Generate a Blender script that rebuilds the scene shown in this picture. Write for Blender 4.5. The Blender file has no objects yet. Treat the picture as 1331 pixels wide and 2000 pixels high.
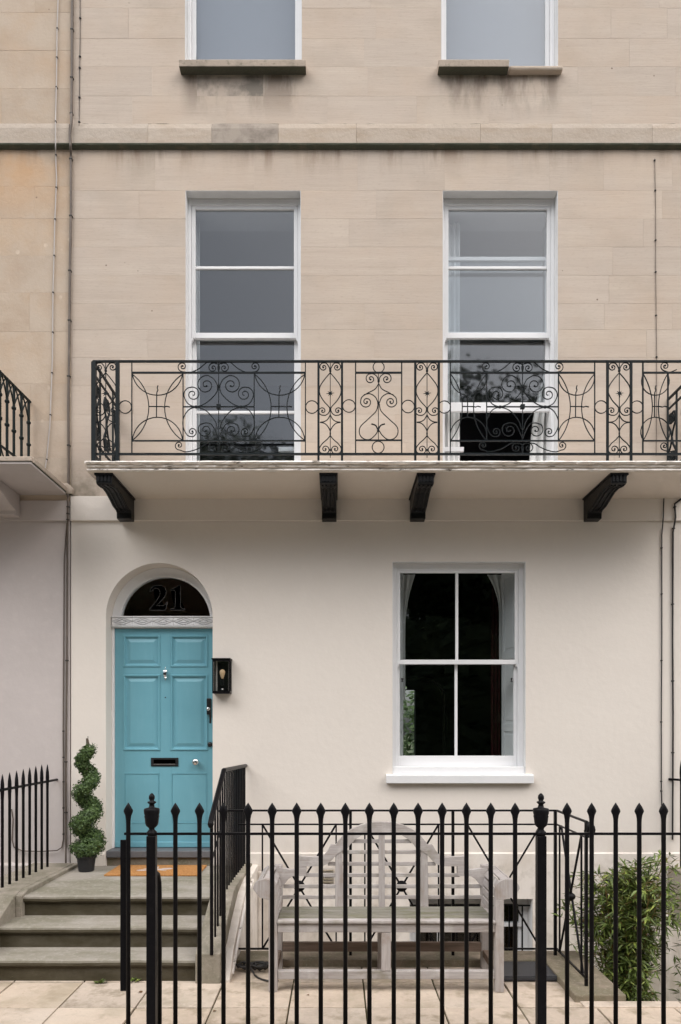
import bpy, math, random
from math import sin, cos, pi, radians as R
from mathutils import Vector
rnd = random.Random(21)
S = bpy.context.scene
COL = S.collection
D = 6.6          # camera distance from the facade plane (Y = 0)
EYE = 1.72
F = 1400.0       # focal length in photo pixels
PX, PY = 657.0, 1420.0

# ------------------------------------------------------------------ camera, world, sun, exposure
cd = bpy.data.cameras.new('camera'); cam = bpy.data.objects.new('camera', cd); COL.objects.link(cam)
cam.location = (0, -D, EYE); cam.rotation_euler = (R(90), 0, 0)
cd.sensor_fit = 'VERTICAL'; cd.sensor_height = 36; cd.sensor_width = 24; cd.lens = F / 2000 * 36
cd.shift_x = 8.5 / 2000; cd.shift_y = 420 / 2000; cd.clip_end = 500; cd.clip_start = 0.05
S.camera = cam
SUN_EL, SUN_AZ = 48, -50     # degrees; azimuth measured from -Y towards +X
w = bpy.data.worlds.new('World'); S.world = w; w.use_nodes = True
nt = w.node_tree; nt.nodes.clear()
sky = nt.nodes.new('ShaderNodeTexSky'); sky.sky_type = 'NISHITA'; sky.sun_disc = False
sky.sun_elevation = R(SUN_EL); sky.sun_rotation = R(180 + SUN_AZ); sky.dust_density = 4.0; sky.air_density = 1.0
hs = nt.nodes.new('ShaderNodeHueSaturation'); hs.inputs['Saturation'].default_value = 0.42
bg = nt.nodes.new('ShaderNodeBackground'); bg.inputs['Strength'].default_value = 0.12
wo = nt.nodes.new('ShaderNodeOutputWorld')
nt.links.new(sky.outputs[0], hs.inputs['Color']); nt.links.new(hs.outputs[0], bg.inputs['Color']); nt.links.new(bg.outputs[0], wo.inputs['Surface'])
sd = bpy.data.lights.new('sun', 'SUN'); sun = bpy.data.objects.new('sun', sd); COL.objects.link(sun)
sd.energy = 1.5; sd.angle = R(44); sd.color = (1, .975, .945)
dv = Vector((-sin(R(SUN_AZ)) * -1 * cos(R(SUN_EL)), -cos(R(SUN_AZ)) * cos(R(SUN_EL)), sin(R(SUN_EL))))
sun.location = dv * 30; sun.rotation_euler = dv.to_track_quat('Z', 'Y').to_euler()
S.view_settings.view_transform = 'Standard'; S.view_settings.look = 'None'
S.view_settings.exposure = 0.82; S.view_settings.gamma = 1.0; S.view_settings.use_curve_mapping = False
S.cycles.max_bounces = 8; S.cycles.transparent_max_bounces = 16; S.cycles.use_denoising = True

# ------------------------------------------------------------------ mapping helpers (photo measurement -> place)
def wx(px, Y=0.0): return (px - PX) * (D + Y) / F
def wz(py, Y=0.0): return EYE + (PY - py) * (D + Y) / F

# ------------------------------------------------------------------ materials
def mat(name, base, rough=0.6, metal=0.0, spec=0.5, noise=None, bump=0.0, bscale=40, var=0.0, coords='world', stretch=(1, 1, 1), extra=None):
    """noise: list of (scale, colour, lo, hi, amount[, stretch]) patches mixed over the base"""
    m = bpy.data.materials.new(name); m.use_nodes = True; t = m.node_tree; N = t.nodes; L = t.links
    b = N['Principled BSDF']; b.inputs['Roughness'].default_value = rough; b.inputs['Metallic'].default_value = metal
    b.inputs['Specular IOR Level'].default_value = spec
    geo = N.new('ShaderNodeNewGeometry'); oi = N.new('ShaderNodeObjectInfo')
    pos = geo.outputs['Position']
    if coords == 'object':
        tc = N.new('ShaderNodeTexCoord'); pos = tc.outputs['Object']
    # offset per object so that no two pieces share a grain
    mul = N.new('ShaderNodeMath'); mul.operation = 'MULTIPLY'; mul.inputs[1].default_value = 37.0 if var else 0.0
    L.new(oi.outputs['Random'], mul.inputs[0])
    add = N.new('ShaderNodeVectorMath'); add.operation = 'ADD'; L.new(pos, add.inputs[0])
    cx = N.new('ShaderNodeCombineXYZ'); L.new(mul.outputs[0], cx.inputs[0]); L.new(mul.outputs[0], cx.inputs[2]); L.new(cx.outputs[0], add.inputs[1])
    vec = add.outputs[0]
    def col(c):
        r = N.new('ShaderNodeRGB'); r.outputs[0].default_value = (*c, 1); return r.outputs[0]
    cur = col(base)
    def nz(scale, st=(1, 1, 1), detail=6, v=None):
        mp = N.new('ShaderNodeMapping'); mp.inputs['Scale'].default_value = st; L.new(v or vec, mp.inputs['Vector'])
        n = N.new('ShaderNodeTexNoise'); n.inputs['Scale'].default_value = scale; n.inputs['Detail'].default_value = detail
        n.inputs['Roughness'].default_value = 0.62
        L.new(mp.outputs[0], n.inputs['Vector']); return n.outputs['Fac']
    def mixc(a, bb, f, mode='MIX'):
        mx = N.new('ShaderNodeMix'); mx.data_type = 'RGBA'; mx.blend_type = mode
        L.new(a, mx.inputs[6]); L.new(bb, mx.inputs[7])
        if isinstance(f, (int, float)): mx.inputs[0].default_value = f
        else: L.new(f, mx.inputs[0])
        return mx.outputs[2]
    def rng(v, lo, hi, a=0.0, bb=1.0):
        mr = N.new('ShaderNodeMapRange'); mr.inputs[1].default_value = lo; mr.inputs[2].default_value = hi
        mr.inputs[3].default_value = a; mr.inputs[4].default_value = bb; L.new(v, mr.inputs[0]); return mr.outputs[0]
    def mth(op, a, bb):
        q = N.new('ShaderNodeMath'); q.operation = op
        for i, v in enumerate((a, bb)):
            if isinstance(v, (int, float)): q.inputs[i].default_value = v
            else: L.new(v, q.inputs[i])
        return q.outputs[0]
    for pnt in (noise or []):
        sc, c, lo, hi, am = pnt[:5]; st = pnt[5] if len(pnt) > 5 else stretch
        cur = mixc(cur, col(c), rng(nz(sc, st), lo, hi, 0, am))
    if var:
        hv = N.new('ShaderNodeHueSaturation'); L.new(cur, hv.inputs['Color'])
        L.new(rng(oi.outputs['Random'], 0, 1, 1 - var, 1 + var), hv.inputs['Value'])
        m7 = mth('FRACT', mth('MULTIPLY', oi.outputs['Random'], 7.13), 0); L.new(rng(m7, 0, 1, 1 - var * 1.2, 1 + var * 1.2), hv.inputs['Saturation'])
        cur = hv.outputs[0]
    if extra:
        cur = extra(dict(N=N, L=L, col=col, nz=nz, mixc=mixc, rng=rng, mth=mth, pos=geo.outputs['Position'], cur=cur, b=b, nor=geo.outputs['True Normal']))
    L.new(cur, b.inputs['Base Color'])
    if bump:
        bp = N.new('ShaderNodeBump'); bp.inputs['Strength'].default_value = 1.0; bp.inputs['Distance'].default_value = bump
        L.new(nz(bscale, stretch), bp.inputs['Height']); L.new(bp.outputs[0], b.inputs['Normal'])
    return m

def sep(k, which):
    s = k['N'].new('ShaderNodeSeparateXYZ'); k['L'].new(k['pos'], s.inputs[0]); return s.outputs[which]

def stone_extra(orange=0.0, pale=0.0):
    def f(k):
        z = sep(k, 2); x = sep(k, 0); m, rng, nz, mixc, col = k['mth'], k['rng'], k['nz'], k['mixc'], k['col']
        c = k['cur']
        P = k['pos']
        streak = nz(3.2, (1.6, 1, .22), 5, P)
        # soot washed down from the string course and from each sill
        under = m('MULTIPLY', rng(z, 6.62, 7.03), rng(z, 7.06, 7.04))
        c = mixc(c, col((.22, .14, .09)), m('MULTIPLY', m('MULTIPLY', m('POWER', under, 2.6), rng(nz(1.1, (1, 1, .3), 2, P), .44, .58, .25, 1)), rng(streak, .46, .60, 0, .85)))
        c = mixc(c, col((.56, .46, .37)), m('MULTIPLY', under, rng(nz(2.1, (1.2, 1, .1), 3, P), .5, .6, 0, .45)))
        for x0, x1 in ((-1.45, -.30), (.93, 2.10)):
            s = m('MULTIPLY', m('MULTIPLY', rng(z, 7.30, 7.72), rng(z, 7.78, 7.75)), m('MULTIPLY', rng(x, x0, x0 + .1), rng(x, x1, x1 - .1)))
            c = mixc(c, col((.19, .15, .12)), m('MULTIPLY', s, rng(nz(2.6, (1.8, 1, .5), 5, P), .42, .56, 0, .85)))
        # mossy weathering low down beside the balconies
        low = m('MULTIPLY', rng(z, 4.25, 3.85), rng(nz(5, (1, 1, 1), 6, P), .35, .6))
        c = mixc(c, col((.13, .115, .08)), m('MULTIPLY', low, .75))
        # orange iron staining below the course on the neighbour
        if orange:
            c = mixc(c, col((.55, .33, .17)), m('MULTIPLY', m('MULTIPLY', rng(z, 6.3, 6.95), rng(z, 7.06, 7.04)), rng(nz(1.3, (1, 1, 1), 4, P), .38, .62, 0, orange)))
        # pits and old fixings
        v = k['N'].new('ShaderNodeTexVoronoi'); v.inputs['Scale'].default_value = 5.5; k['L'].new(P, v.inputs['Vector'])
        c = mixc(c, col((.12, .08, .055)), m('MULTIPLY', rng(v.outputs['Distance'], .055, .03), rng(nz(1.1, (1, 1, 1), 2, P), .52, .56, 0, .8)))
        if pale:
            v2 = k['N'].new('ShaderNodeTexVoronoi'); v2.inputs['Scale'].default_value = 6.5; k['L'].new(P, v2.inputs['Vector'])
            c = mixc(c, col((.66, .56, .45)), m('MULTIPLY', rng(v2.outputs['Distance'], .16, .10), rng(nz(2.3, (1, 1, 1), 3, P), .5, .58, 0, pale)))
        return c
    return f

M = {}
M['stone'] = mat('bath_stone', (.53, .448, .380), .9, spec=.2, var=.03, bump=.0016, bscale=26, stretch=(.22, 1, 3.2),
    noise=[(5, (.60, .525, .445), .45, .7, .45, (.2, 1, 3.5)), (11, (.42, .34, .275), .54, .72, .45, (.10, 1, 2.6)), (2.4, (.45, .38, .315), .5, .66, .55, (.6, 1, .9)), (1.7, (.60, .515, .43), .52, .66, .5, (.5, 1, 1.3)),
           (55, (.34, .255, .195), .55, .72, .35, (.4, 1, 1.5)), (1.4, (.545, .415, .31), .45, .7, .35, (1, 1, 1))], extra=stone_extra())
M['stone_n'] = mat('buff_stone', (.51, .42, .335), .9, spec=.2, var=.035, bump=.003, bscale=34,
    noise=[(3, (.41, .31, .23), .42, .66, .6), (38, (.56, .45, .35), .56, .72, .3), (1.6, (.50, .345, .22), .48, .7, .5)], extra=stone_extra(.8, .7))
M['stone_band'] = mat('string_course_stone', (.51, .435, .365), .9, spec=.2, var=.05, bump=.006, bscale=22,
    noise=[(5, (.42, .33, .25), .45, .7, .6, (.6, 1, 2)), (2.2, (.30, .25, .20), .58, .72, .55, (.5, 1, 1)), (40, (.60, .52, .45), .56, .72, .35)])
def dark_green_under(k):
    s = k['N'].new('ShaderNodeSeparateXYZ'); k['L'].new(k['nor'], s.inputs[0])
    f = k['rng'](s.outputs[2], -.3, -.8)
    return k['mixc'](k['cur'], k['col']((.055, .062, .045)), k['mth']('MULTIPLY', f, .92))  # downward faces mixed to a dark green
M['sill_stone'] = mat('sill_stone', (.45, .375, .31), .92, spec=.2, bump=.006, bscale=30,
    noise=[(7, (.27, .24, .19), .5, .66, .6), (25, (.15, .16, .115), .58, .70, .6)], extra=dark_green_under)
M['drip'] = mat('mossy_drip_edge', (.085, .092, .070), .95, spec=.15, bump=.004, bscale=40, noise=[(8, (.16, .14, .10), .5, .7, .6)])
M['stone_sooty'] = mat('half_sooty_bath_stone', (.50, .42, .355), .9, spec=.2, bump=.002, bscale=26, noise=[(3.5, (.20, .18, .155), .46, .62, .9), (11, (.42, .34, .275), .54, .72, .45, (.10, 1, 2.6))])
M['stone_dark'] = mat('sooty_bath_stone', (.40, .345, .295), .9, spec=.2, bump=.002, bscale=26, noise=[(6, (.24, .205, .175), .42, .62, .85), (16, (.47, .41, .35), .52, .7, .5, (.3, 1, 2))])
M['mortar'] = mat('lime_mortar', (.51, .435, .365), .95, spec=.1)
M['mortar_n'] = mat('pale_lime_mortar', (.62, .51, .40), .95, spec=.1)
def stucco_extra(k):
    z = sep(k, 2); m, rng, nz, mixc, col = k['mth'], k['rng'], k['nz'], k['mixc'], k['col']; P = k['pos']
    c = mixc(k['cur'], col((.50, .42, .34)), m('MULTIPLY', rng(z, .75, .5), rng(nz(4, (1, 1, .6), 5, P), .42, .65, 0, .45)))
    c = mixc(c, col((.30, .25, .19)), m('MULTIPLY', rng(z, .56, .44), rng(nz(9, (1, 1, 1), 5, P), .5, .65, 0, .3)))
    c = mixc(c, col((.42, .38, .28)), m('MULTIPLY', rng(z, .02, -.6), rng(nz(5, (1, 1, .5), 5, P), .42, .6, 0, .5)))
    return c
M['stucco'] = mat('cream_stucco', (.75, .692, .632), .75, spec=.3, bump=.0025, bscale=16,
    noise=[(1.2, (.715, .655, .598), .4, .7, .7), (9, (.775, .715, .655), .5, .7, .4)], extra=stucco_extra)
M['stucco_n'] = mat('grey_stucco', (.54, .49, .475), .85, spec=.25, bump=.003, bscale=12,
    noise=[(1.6, (.50, .455, .44), .4, .68, .8), (11, (.58, .53, .51), .5, .7, .5)], extra=stucco_extra)
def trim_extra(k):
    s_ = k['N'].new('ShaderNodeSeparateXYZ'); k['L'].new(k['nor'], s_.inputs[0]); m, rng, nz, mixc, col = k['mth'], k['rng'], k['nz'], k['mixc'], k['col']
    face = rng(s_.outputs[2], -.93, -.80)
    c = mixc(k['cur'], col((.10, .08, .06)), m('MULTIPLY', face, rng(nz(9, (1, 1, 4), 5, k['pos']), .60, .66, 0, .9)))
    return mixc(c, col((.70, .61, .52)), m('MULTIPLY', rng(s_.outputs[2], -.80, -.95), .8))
M['cream_trim'] = mat('cream_trim_paint', (.86, .81, .76), .7, spec=.3, bump=.003, bscale=25, noise=[(5, (.78, .72, .66), .45, .7, .6)], extra=trim_extra)
M['white'] = mat('white_paint', (.80, .80, .81), .38, spec=.5, noise=[(6, (.72, .73, .74), .5, .75, .5)], bump=.0008, bscale=30)
M['reveal'] = mat('white_reveal_paint', (.70, .70, .70), .6, noise=[(5, (.60, .60, .60), .45, .7, .6)], bump=.001, bscale=30)
M['iron'] = mat('black_iron_paint', (.0035, .003, .004), .42, spec=.16, bump=.0012, bscale=70, noise=[(30, (.008, .007, .008), .5, .7, .8)])
M['iron_b'] = mat('blue_black_balcony_paint', (.006, .010, .012), .5, spec=.2, bump=.0015, bscale=90, noise=[(22, (.03, .018, .012), .62, .72, .6)])
M['iron_n'] = mat('green_black_paint', (.005, .010, .009), .5, spec=.2)
M['bracket'] = mat('black_bracket_paint', (.006, .006, .007), .4, spec=.3, bump=.002, bscale=40)
M['door'] = mat('teal_door_paint', (.165, .40, .485), .40, spec=.5, bump=.0006, bscale=60, noise=[(5, (.150, .375, .460), .4, .7, .8), (14, (.185, .42, .505), .52, .7, .5, (2, 2, .3))])
M['chrome'] = mat('chrome', (.75, .75, .76), .14, metal=1.0)
M['black_plastic'] = mat('black_plastic', (.012, .012, .013), .35)
M['slate'] = mat('grey_slate', (.115, .118, .128), .55, noise=[(8, (.16, .16, .17), .45, .7, .7)], bump=.002)
M['coir'] = mat('orange_coir', (.50, .25, .095), .95, spec=.1, noise=[(90, (.33, .15, .05), .4, .6, .8)], bump=.006, bscale=160)
M['coir_print'] = mat('pale_mat_print', (.50, .44, .42), .95, spec=.1, noise=[(90, (.55, .35, .2), .5, .6, .5)], bump=.004, bscale=160)
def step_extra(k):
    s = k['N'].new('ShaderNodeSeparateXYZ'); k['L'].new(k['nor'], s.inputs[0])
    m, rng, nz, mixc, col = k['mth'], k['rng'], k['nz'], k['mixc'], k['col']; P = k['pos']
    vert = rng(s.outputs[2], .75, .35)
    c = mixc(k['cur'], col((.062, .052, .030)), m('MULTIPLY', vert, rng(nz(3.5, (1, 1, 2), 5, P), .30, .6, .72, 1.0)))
    return mixc(c, col((.055, .045, .03)), m('MULTIPLY', rng(s.outputs[2], .2, -.3), .8))  # shade below the nosing put into the colour of downward faces
M['step'] = mat('step_stone', (.33, .30, .26), .9, spec=.2, bump=.005, bscale=25,
    noise=[(3.2, (.20, .185, .135), .42, .62, .85, (.5, 1, 1)), (30, (.43, .40, .355), .52, .7, .5), (90, (.16, .14, .11), .6, .7, .5)], extra=step_extra)
M['parapet'] = mat('parapet_stone', (.30, .265, .22), .92, spec=.2, bump=.007, bscale=22,
    noise=[(5, (.18, .165, .12), .42, .62, .8), (45, (.40, .36, .31), .55, .7, .5), (120, (.12, .10, .08), .6, .68, .6)])
M['paving'] = mat('sandstone_paving', (.56, .46, .37), .85, spec=.25, var=.07, bump=.006, bscale=9,
    noise=[(3, (.45, .37, .295), .42, .68, .8), (22, (.64, .54, .43), .5, .7, .5), (7, (.29, .235, .165), .52, .66, .8), (2.3, (.38, .32, .24), .52, .64, .7), (1.1, (.64, .55, .46), .5, .7, .6), (120, (.36, .28, .21), .58, .7, .5), (35, (.40, .32, .24), .58, .72, .6)])
M['joint'] = mat('mossy_joint', (.10, .085, .05), .95, spec=.1, noise=[(12, (.07, .075, .035), .45, .6, .8)], bump=.004)
M['kerb'] = mat('kerb_stone', (.25, .205, .155), .92, spec=.2, bump=.006, bscale=20, noise=[(6, (.17, .15, .10), .42, .6, .85), (50, (.40, .35, .28), .55, .7, .5)])
M['wood'] = mat('weathered_teak', (.40, .365, .35), .85, spec=.2, var=.06, coords='object', bump=.003, bscale=30, stretch=(.35, 3, 3),
    noise=[(10, (.31, .27, .245), .42, .66, .85, (.3, 4, 4)), (26, (.52, .48, .455), .52, .7, .6, (.15, 4, 4)), (4, (.22, .20, .15), .52, .66, .7, (1, 1, 1)), (7, (.55, .52, .50), .54, .68, .6, (1, 1, 1))])
M['wood_v'] = mat('weathered_teak_upright', (.40, .365, .35), .85, spec=.2, var=.06, coords='object', bump=.003, bscale=30, stretch=(3, 3, .35),
    noise=[(10, (.31, .27, .245), .42, .66, .85, (4, 4, .3)), (26, (.52, .48, .455), .52, .7, .6, (4, 4, .15)), (4, (.27, .20, .15), .54, .68, .6, (1, 1, 1)), (7, (.55, .52, .50), .54, .68, .5, (1, 1, 1))])
M['wood_seat'] = mat('lichened_teak', (.205, .19, .16), .9, spec=.2, var=.08, coords='object', bump=.003, bscale=30, stretch=(.35, 3, 3),
    noise=[(8, (.15, .145, .095), .42, .6, .9, (.6, 2, 2)), (26, (.42, .39, .36), .54, .7, .5, (.15, 4, 4))])
M['wood_dark'] = mat('dark_brown_teak', (.20, .145, .115), .9, spec=.2, coords='object', bump=.003, stretch=(.35, 3, 3), noise=[(10, (.12, .09, .07), .42, .6, .8, (.3, 4, 4))])  # darker brown teak for the low stretchers
M['leaf'] = mat('box_leaf', (.060, .105, .030), .5, spec=.4, noise=[(60, (.13, .20, .055), .5, .62, .9), (25, (.022, .045, .015), .5, .65, .85)])
M['bamboo'] = mat('bamboo_leaf', (.13, .18, .038), .45, spec=.4, noise=[(12, (.38, .43, .10), .54, .64, .9), (18, (.035, .05, .015), .48, .62, .9), (9, (.26, .15, .05), .60, .68, .6)])
M['cane'] = mat('bamboo_cane', (.30, .17, .06), .6, noise=[(20, (.13, .12, .04), .4, .6, .8)])
M['tree_leaf'] = mat('tree_leaf', (.045, .075, .028), .6, noise=[(1.5, (.085, .12, .045), .45, .65, .8)])
M['bark'] = mat('bark', (.09, .07, .05), .95, bump=.02, bscale=8)
M['asphalt'] = mat('asphalt', (.055, .055, .056), .9, noise=[(60, (.09, .09, .09), .5, .7, .6)], bump=.004, bscale=80)
M['ground'] = mat('grass_verge', (.06, .085, .03), .95, noise=[(3, (.10, .10, .05), .4, .6, .7)])
M['flag'] = mat('pavement_flags', (.27, .25, .22), .9, noise=[(4, (.20, .185, .165), .4, .7, .7)], bump=.004)
M['pot'] = mat('black_pot', (.012, .012, .014), .6)
M['cable_w'] = mat('grey_white_cable', (.46, .43, .41), .6)
M['cable_b'] = mat('black_cable', (.02, .017, .016), .6)
M['pipe'] = mat('dark_painted_conduit', (.105, .082, .066), .6, noise=[(6, (.20, .16, .13), .5, .7, .7)])
M['curtain'] = mat('white_curtain', (.78, .78, .77), .9, spec=.1)
M['blind'] = mat('pale_blue_grey_brightener', (.38, .40, .45), .9, spec=.1)
M['red_curtain'] = mat('dark_red_curtain', (.030, .005, .007), .9, spec=.1)
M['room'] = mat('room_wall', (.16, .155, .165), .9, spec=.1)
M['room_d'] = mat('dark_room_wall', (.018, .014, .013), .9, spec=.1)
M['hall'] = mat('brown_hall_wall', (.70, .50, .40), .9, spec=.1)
M['ceiling'] = mat('white_ceiling', (.75, .75, .76), .9, spec=.1)
M['board'] = mat('dark_grey_board', (.030, .031, .037), .5, noise=[(6, (.045, .046, .053), .45, .65, .7)])
M['number'] = mat('black_number', (.0008, .0008, .0008), .9, spec=.0)
M['number_edge'] = mat('grey_number_edge', (.20, .19, .18), .6)
M['bulb'] = mat('amber_bulb', (.75, .50, .30), .15)
M['vent'] = mat('old_white_grille', (.55, .50, .45), .7)
M['dead_leaf'] = mat('dead_leaf', (.14, .075, .035), .8)

def glass_mat(name, tint=(.93, .95, .95), f0=.045, wav=.0004, rough=0.0):
    m = bpy.data.materials.new(name); m.use_nodes = True; t = m.node_tree; N = t.nodes; L = t.links; N.clear()
    o = N.new('ShaderNodeOutputMaterial'); mx = N.new('ShaderNodeMixShader'); fr = N.new('ShaderNodeMath'); fr.operation = 'MULTIPLY_ADD'; fr.inputs[1].default_value = .955; fr.inputs[2].default_value = f0
    gi = N.new('ShaderNodeNewGeometry'); dt = N.new('ShaderNodeVectorMath'); dt.operation = 'DOT_PRODUCT'; L.new(gi.outputs['Normal'], dt.inputs[0]); L.new(gi.outputs['Incoming'], dt.inputs[1])
    ab_ = N.new('ShaderNodeMath'); ab_.operation = 'ABSOLUTE'; L.new(dt.outputs['Value'], ab_.inputs[0])
    om = N.new('ShaderNodeMath'); om.operation = 'SUBTRACT'; om.inputs[0].default_value = 1.0; L.new(ab_.outputs[0], om.inputs[1])
    pw = N.new('ShaderNodeMath'); pw.operation = 'POWER'; pw.inputs[1].default_value = 5.0; L.new(om.outputs[0], pw.inputs[0]); L.new(pw.outputs[0], fr.inputs[0])
    tr = N.new('ShaderNodeBsdfTransparent'); tr.inputs[0].default_value = (*tint, 1); gl = N.new('ShaderNodeBsdfGlossy'); gl.inputs['Roughness'].default_value = rough
    gl.inputs['Color'].default_value = (1, 1, 1, 1)
    geo = N.new('ShaderNodeNewGeometry'); n = N.new('ShaderNodeTexNoise'); n.inputs['Scale'].default_value = 2.2; n.inputs['Detail'].default_value = 1
    bp = N.new('ShaderNodeBump'); bp.inputs['Distance'].default_value = wav * 10; bp.inputs['Strength'].default_value = .10
    L.new(geo.outputs['Position'], n.inputs['Vector']); L.new(n.outputs['Fac'], bp.inputs['Height']); L.new(bp.outputs[0], gl.inputs['Normal'])
    L.new(fr.outputs[0], mx.inputs[0]); L.new(tr.outputs[0], mx.inputs[1]); L.new(gl.outputs[0], mx.inputs[2]); L.new(mx.outputs[0], o.inputs[0])
    return m
M['glass'] = glass_mat('window_glass')
M['glass_up'] = glass_mat('upper_window_glass', wav=.0006, f0=.085, tint=(.88, .90, .91), rough=.028)

# ------------------------------------------------------------------ object helpers
ORG = {}
def tag(o, label=None, cat=None, group=None, kind=None):
    if label: o['label'] = label
    if cat: o['category'] = cat
    if group: o['group'] = group
    if kind: o['kind'] = kind
    return o
def link(o, parent, org):
    COL.objects.link(o)
    po = ORG[parent.name] if parent else Vector((0, 0, 0))
    if parent: o.parent = parent
    o.location = Vector(org) - po; ORG[o.name] = Vector(org)
    return o
def empty(name, loc, label=None, cat=None, group=None):
    o = bpy.data.objects.new(name, None); o.empty_display_size = .1
    link(o, None, loc); return tag(o, label, cat, group)
def inst(name, mesh, parent, org):
    return link(bpy.data.objects.new(name, mesh), parent, org)

class MB:
    def __init__(s): s.v = []; s.f = []
    def add(s, vs, fs):
        n = len(s.v); s.v += [tuple(p) for p in vs]; s.f += [tuple(i + n for i in q) for q in fs]; return s
    def box(s, x0, x1, y0, y1, z0, z1):
        return s.add([(x0, y0, z0), (x1, y0, z0), (x1, y1, z0), (x0, y1, z0), (x0, y0, z1), (x1, y0, z1), (x1, y1, z1), (x0, y1, z1)],
                     [(0, 3, 2, 1), (4, 5, 6, 7), (0, 1, 5, 4), (1, 2, 6, 5), (2, 3, 7, 6), (3, 0, 4, 7)])
    def prism(s, poly, axis, a, b):
        """poly: 2d points; axis 'x': (y,z), 'y': (x,z), 'z': (x,y) extruded from a to b"""
        def P(p, t): return {'x': (t, p[0], p[1]), 'y': (p[0], t, p[1]), 'z': (p[0], p[1], t)}[axis]
        n = len(poly)
        return s.add([P(p, a) for p in poly] + [P(p, b) for p in poly],
                     [tuple(range(n)), tuple(range(2 * n - 1, n - 1, -1))] + [(i, (i + 1) % n, (i + 1) % n + n, i + n) for i in range(n)])
    def sweep(s, pts, r, n=6, closed=False, flat=1.0, rend=None):
        pts = [Vector(p) for p in pts]; m = len(pts); rings = []
        up = Vector((0, 1, 0)); prev = None
        for i, p in enumerate(pts):
            a = pts[(i - 1) % m] if (closed or i > 0) else p; b = pts[(i + 1) % m] if (closed or i < m - 1) else p
            t = (b - a).normalized() if (b - a).length > 1e-9 else Vector((0, 0, 1))
            ref = up if abs(t.dot(up)) < .95 else Vector((1, 0, 0))
            if prev is None: u = (ref - t * ref.dot(t)).normalized()
            else:
                u = prev - t * prev.dot(t); u = u.normalized() if u.length > 1e-6 else (ref - t * ref.dot(t)).normalized()
            prev = u; v = t.cross(u)
            rr = r if rend is None else r + (rend - r) * i / max(1, m - 1)
            rings.append([p + u * (rr * flat * cos(2 * pi * k / n + pi / n)) + v * (rr * sin(2 * pi * k / n + pi / n)) for k in range(n)])
        vs = [q for ring in rings for q in ring]; fs = []
        for i in range(m if closed else m - 1):
            j = (i + 1) % m
            fs += [(i * n + k, i * n + (k + 1) % n, j * n + (k + 1) % n, j * n + k) for k in range(n)]
        if not closed: fs += [tuple(range(n))[::-1], tuple((m - 1) * n + k for k in range(n))]
        return s.add(vs, fs)
    def lathe(s, prof, c, n=20):
        vs = []; fs = []
        for r, z in prof: vs += [(c[0] + r * cos(2 * pi * k / n), c[1] + r * sin(2 * pi * k / n), c[2] + z) for k in range(n)]
        for i in range(len(prof) - 1): fs += [(i * n + k, i * n + (k + 1) % n, (i + 1) * n + (k + 1) % n, (i + 1) * n + k) for k in range(n)]
        fs += [tuple(range(n))[::-1], tuple((len(prof) - 1) * n + k for k in range(n))]
        return s.add(vs, fs)
    def mesh(s, name, m, org=(0, 0, 0), smooth=False):
        me = bpy.data.meshes.new(name); o = Vector(org)
        me.from_pydata([tuple(Vector(p) - o) for p in s.v], [], s.f); me.materials.append(M[m] if isinstance(m, str) else m)
        if smooth:
            for p in me.polygons: p.use_smooth = True
        me.update(); return me
    def build(s, name, m, parent=None, org=None, smooth=False, bevel=0, kind=None, label=None):
        if org is None: org = ORG[parent.name] if parent else (0, 0, 0)
        me = s.mesh(name, m, org, smooth); o = inst(name, me, parent, org)
        import bmesh
        bm = bmesh.new(); bm.from_mesh(me); bmesh.ops.recalc_face_normals(bm, faces=bm.faces); bm.to_mesh(me); bm.free()
        if bevel:
            b = o.modifiers.new('bevel', 'BEVEL'); b.width = bevel; b.segments = 2; b.limit_method = 'ANGLE'; b.angle_limit = R(40)
        if kind: o['kind'] = kind
        if label: o['label'] = label
        return o
def box(*a): return MB().box(*a)

def crom(pts, k=8):
    out = []; P = [Vector((*p, 0)) if len(p) == 2 else Vector(p) for p in pts]
    P = [P[0] * 2 - P[1]] + P + [P[-1] * 2 - P[-2]]
    for i in range(1, len(P) - 2):
        a, b, c, d = P[i - 1:i + 3]
        for j in range(k):
            t = j / k; out.append(.5 * ((2 * b) + (c - a) * t + (2 * a - 5 * b + 4 * c - d) * t * t + (3 * b - a - 3 * c + d) * t ** 3))
    out.append(P[-2]); return out

# ================================================================== SETTING: ground
gz = MB()
# one sheet to the horizon with a hole for the sunken areas beside the house
X0, X1, Y0, Y1 = -120, 120, -160, -1.30
gz.add([(X0, Y0, -.16), (X1, Y0, -.16), (X1, -3.2, -.16), (X0, -3.2, -.16)], [(0, 1, 2, 3)])
g = gz.build('ground', 'ground'); tag(g, 'green verge across the street', kind='structure')
g2 = MB().add([(X0, 12, -.3), (X1, 12, -.3), (X1, 160, -.3), (X0, 160, -.3)], [(0, 1, 2, 3)]).build('rear_garden', 'ground'); tag(g2, kind='structure')
rd = MB().box(-90, 90, -15.5, -8.8, -.5, -.12).build('road', 'asphalt'); tag(rd, kind='structure')
pv = MB().box(-90, 90, -8.8, -3.12, -.5, -.012).build('pavement', 'flag'); tag(pv, kind='structure')

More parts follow.
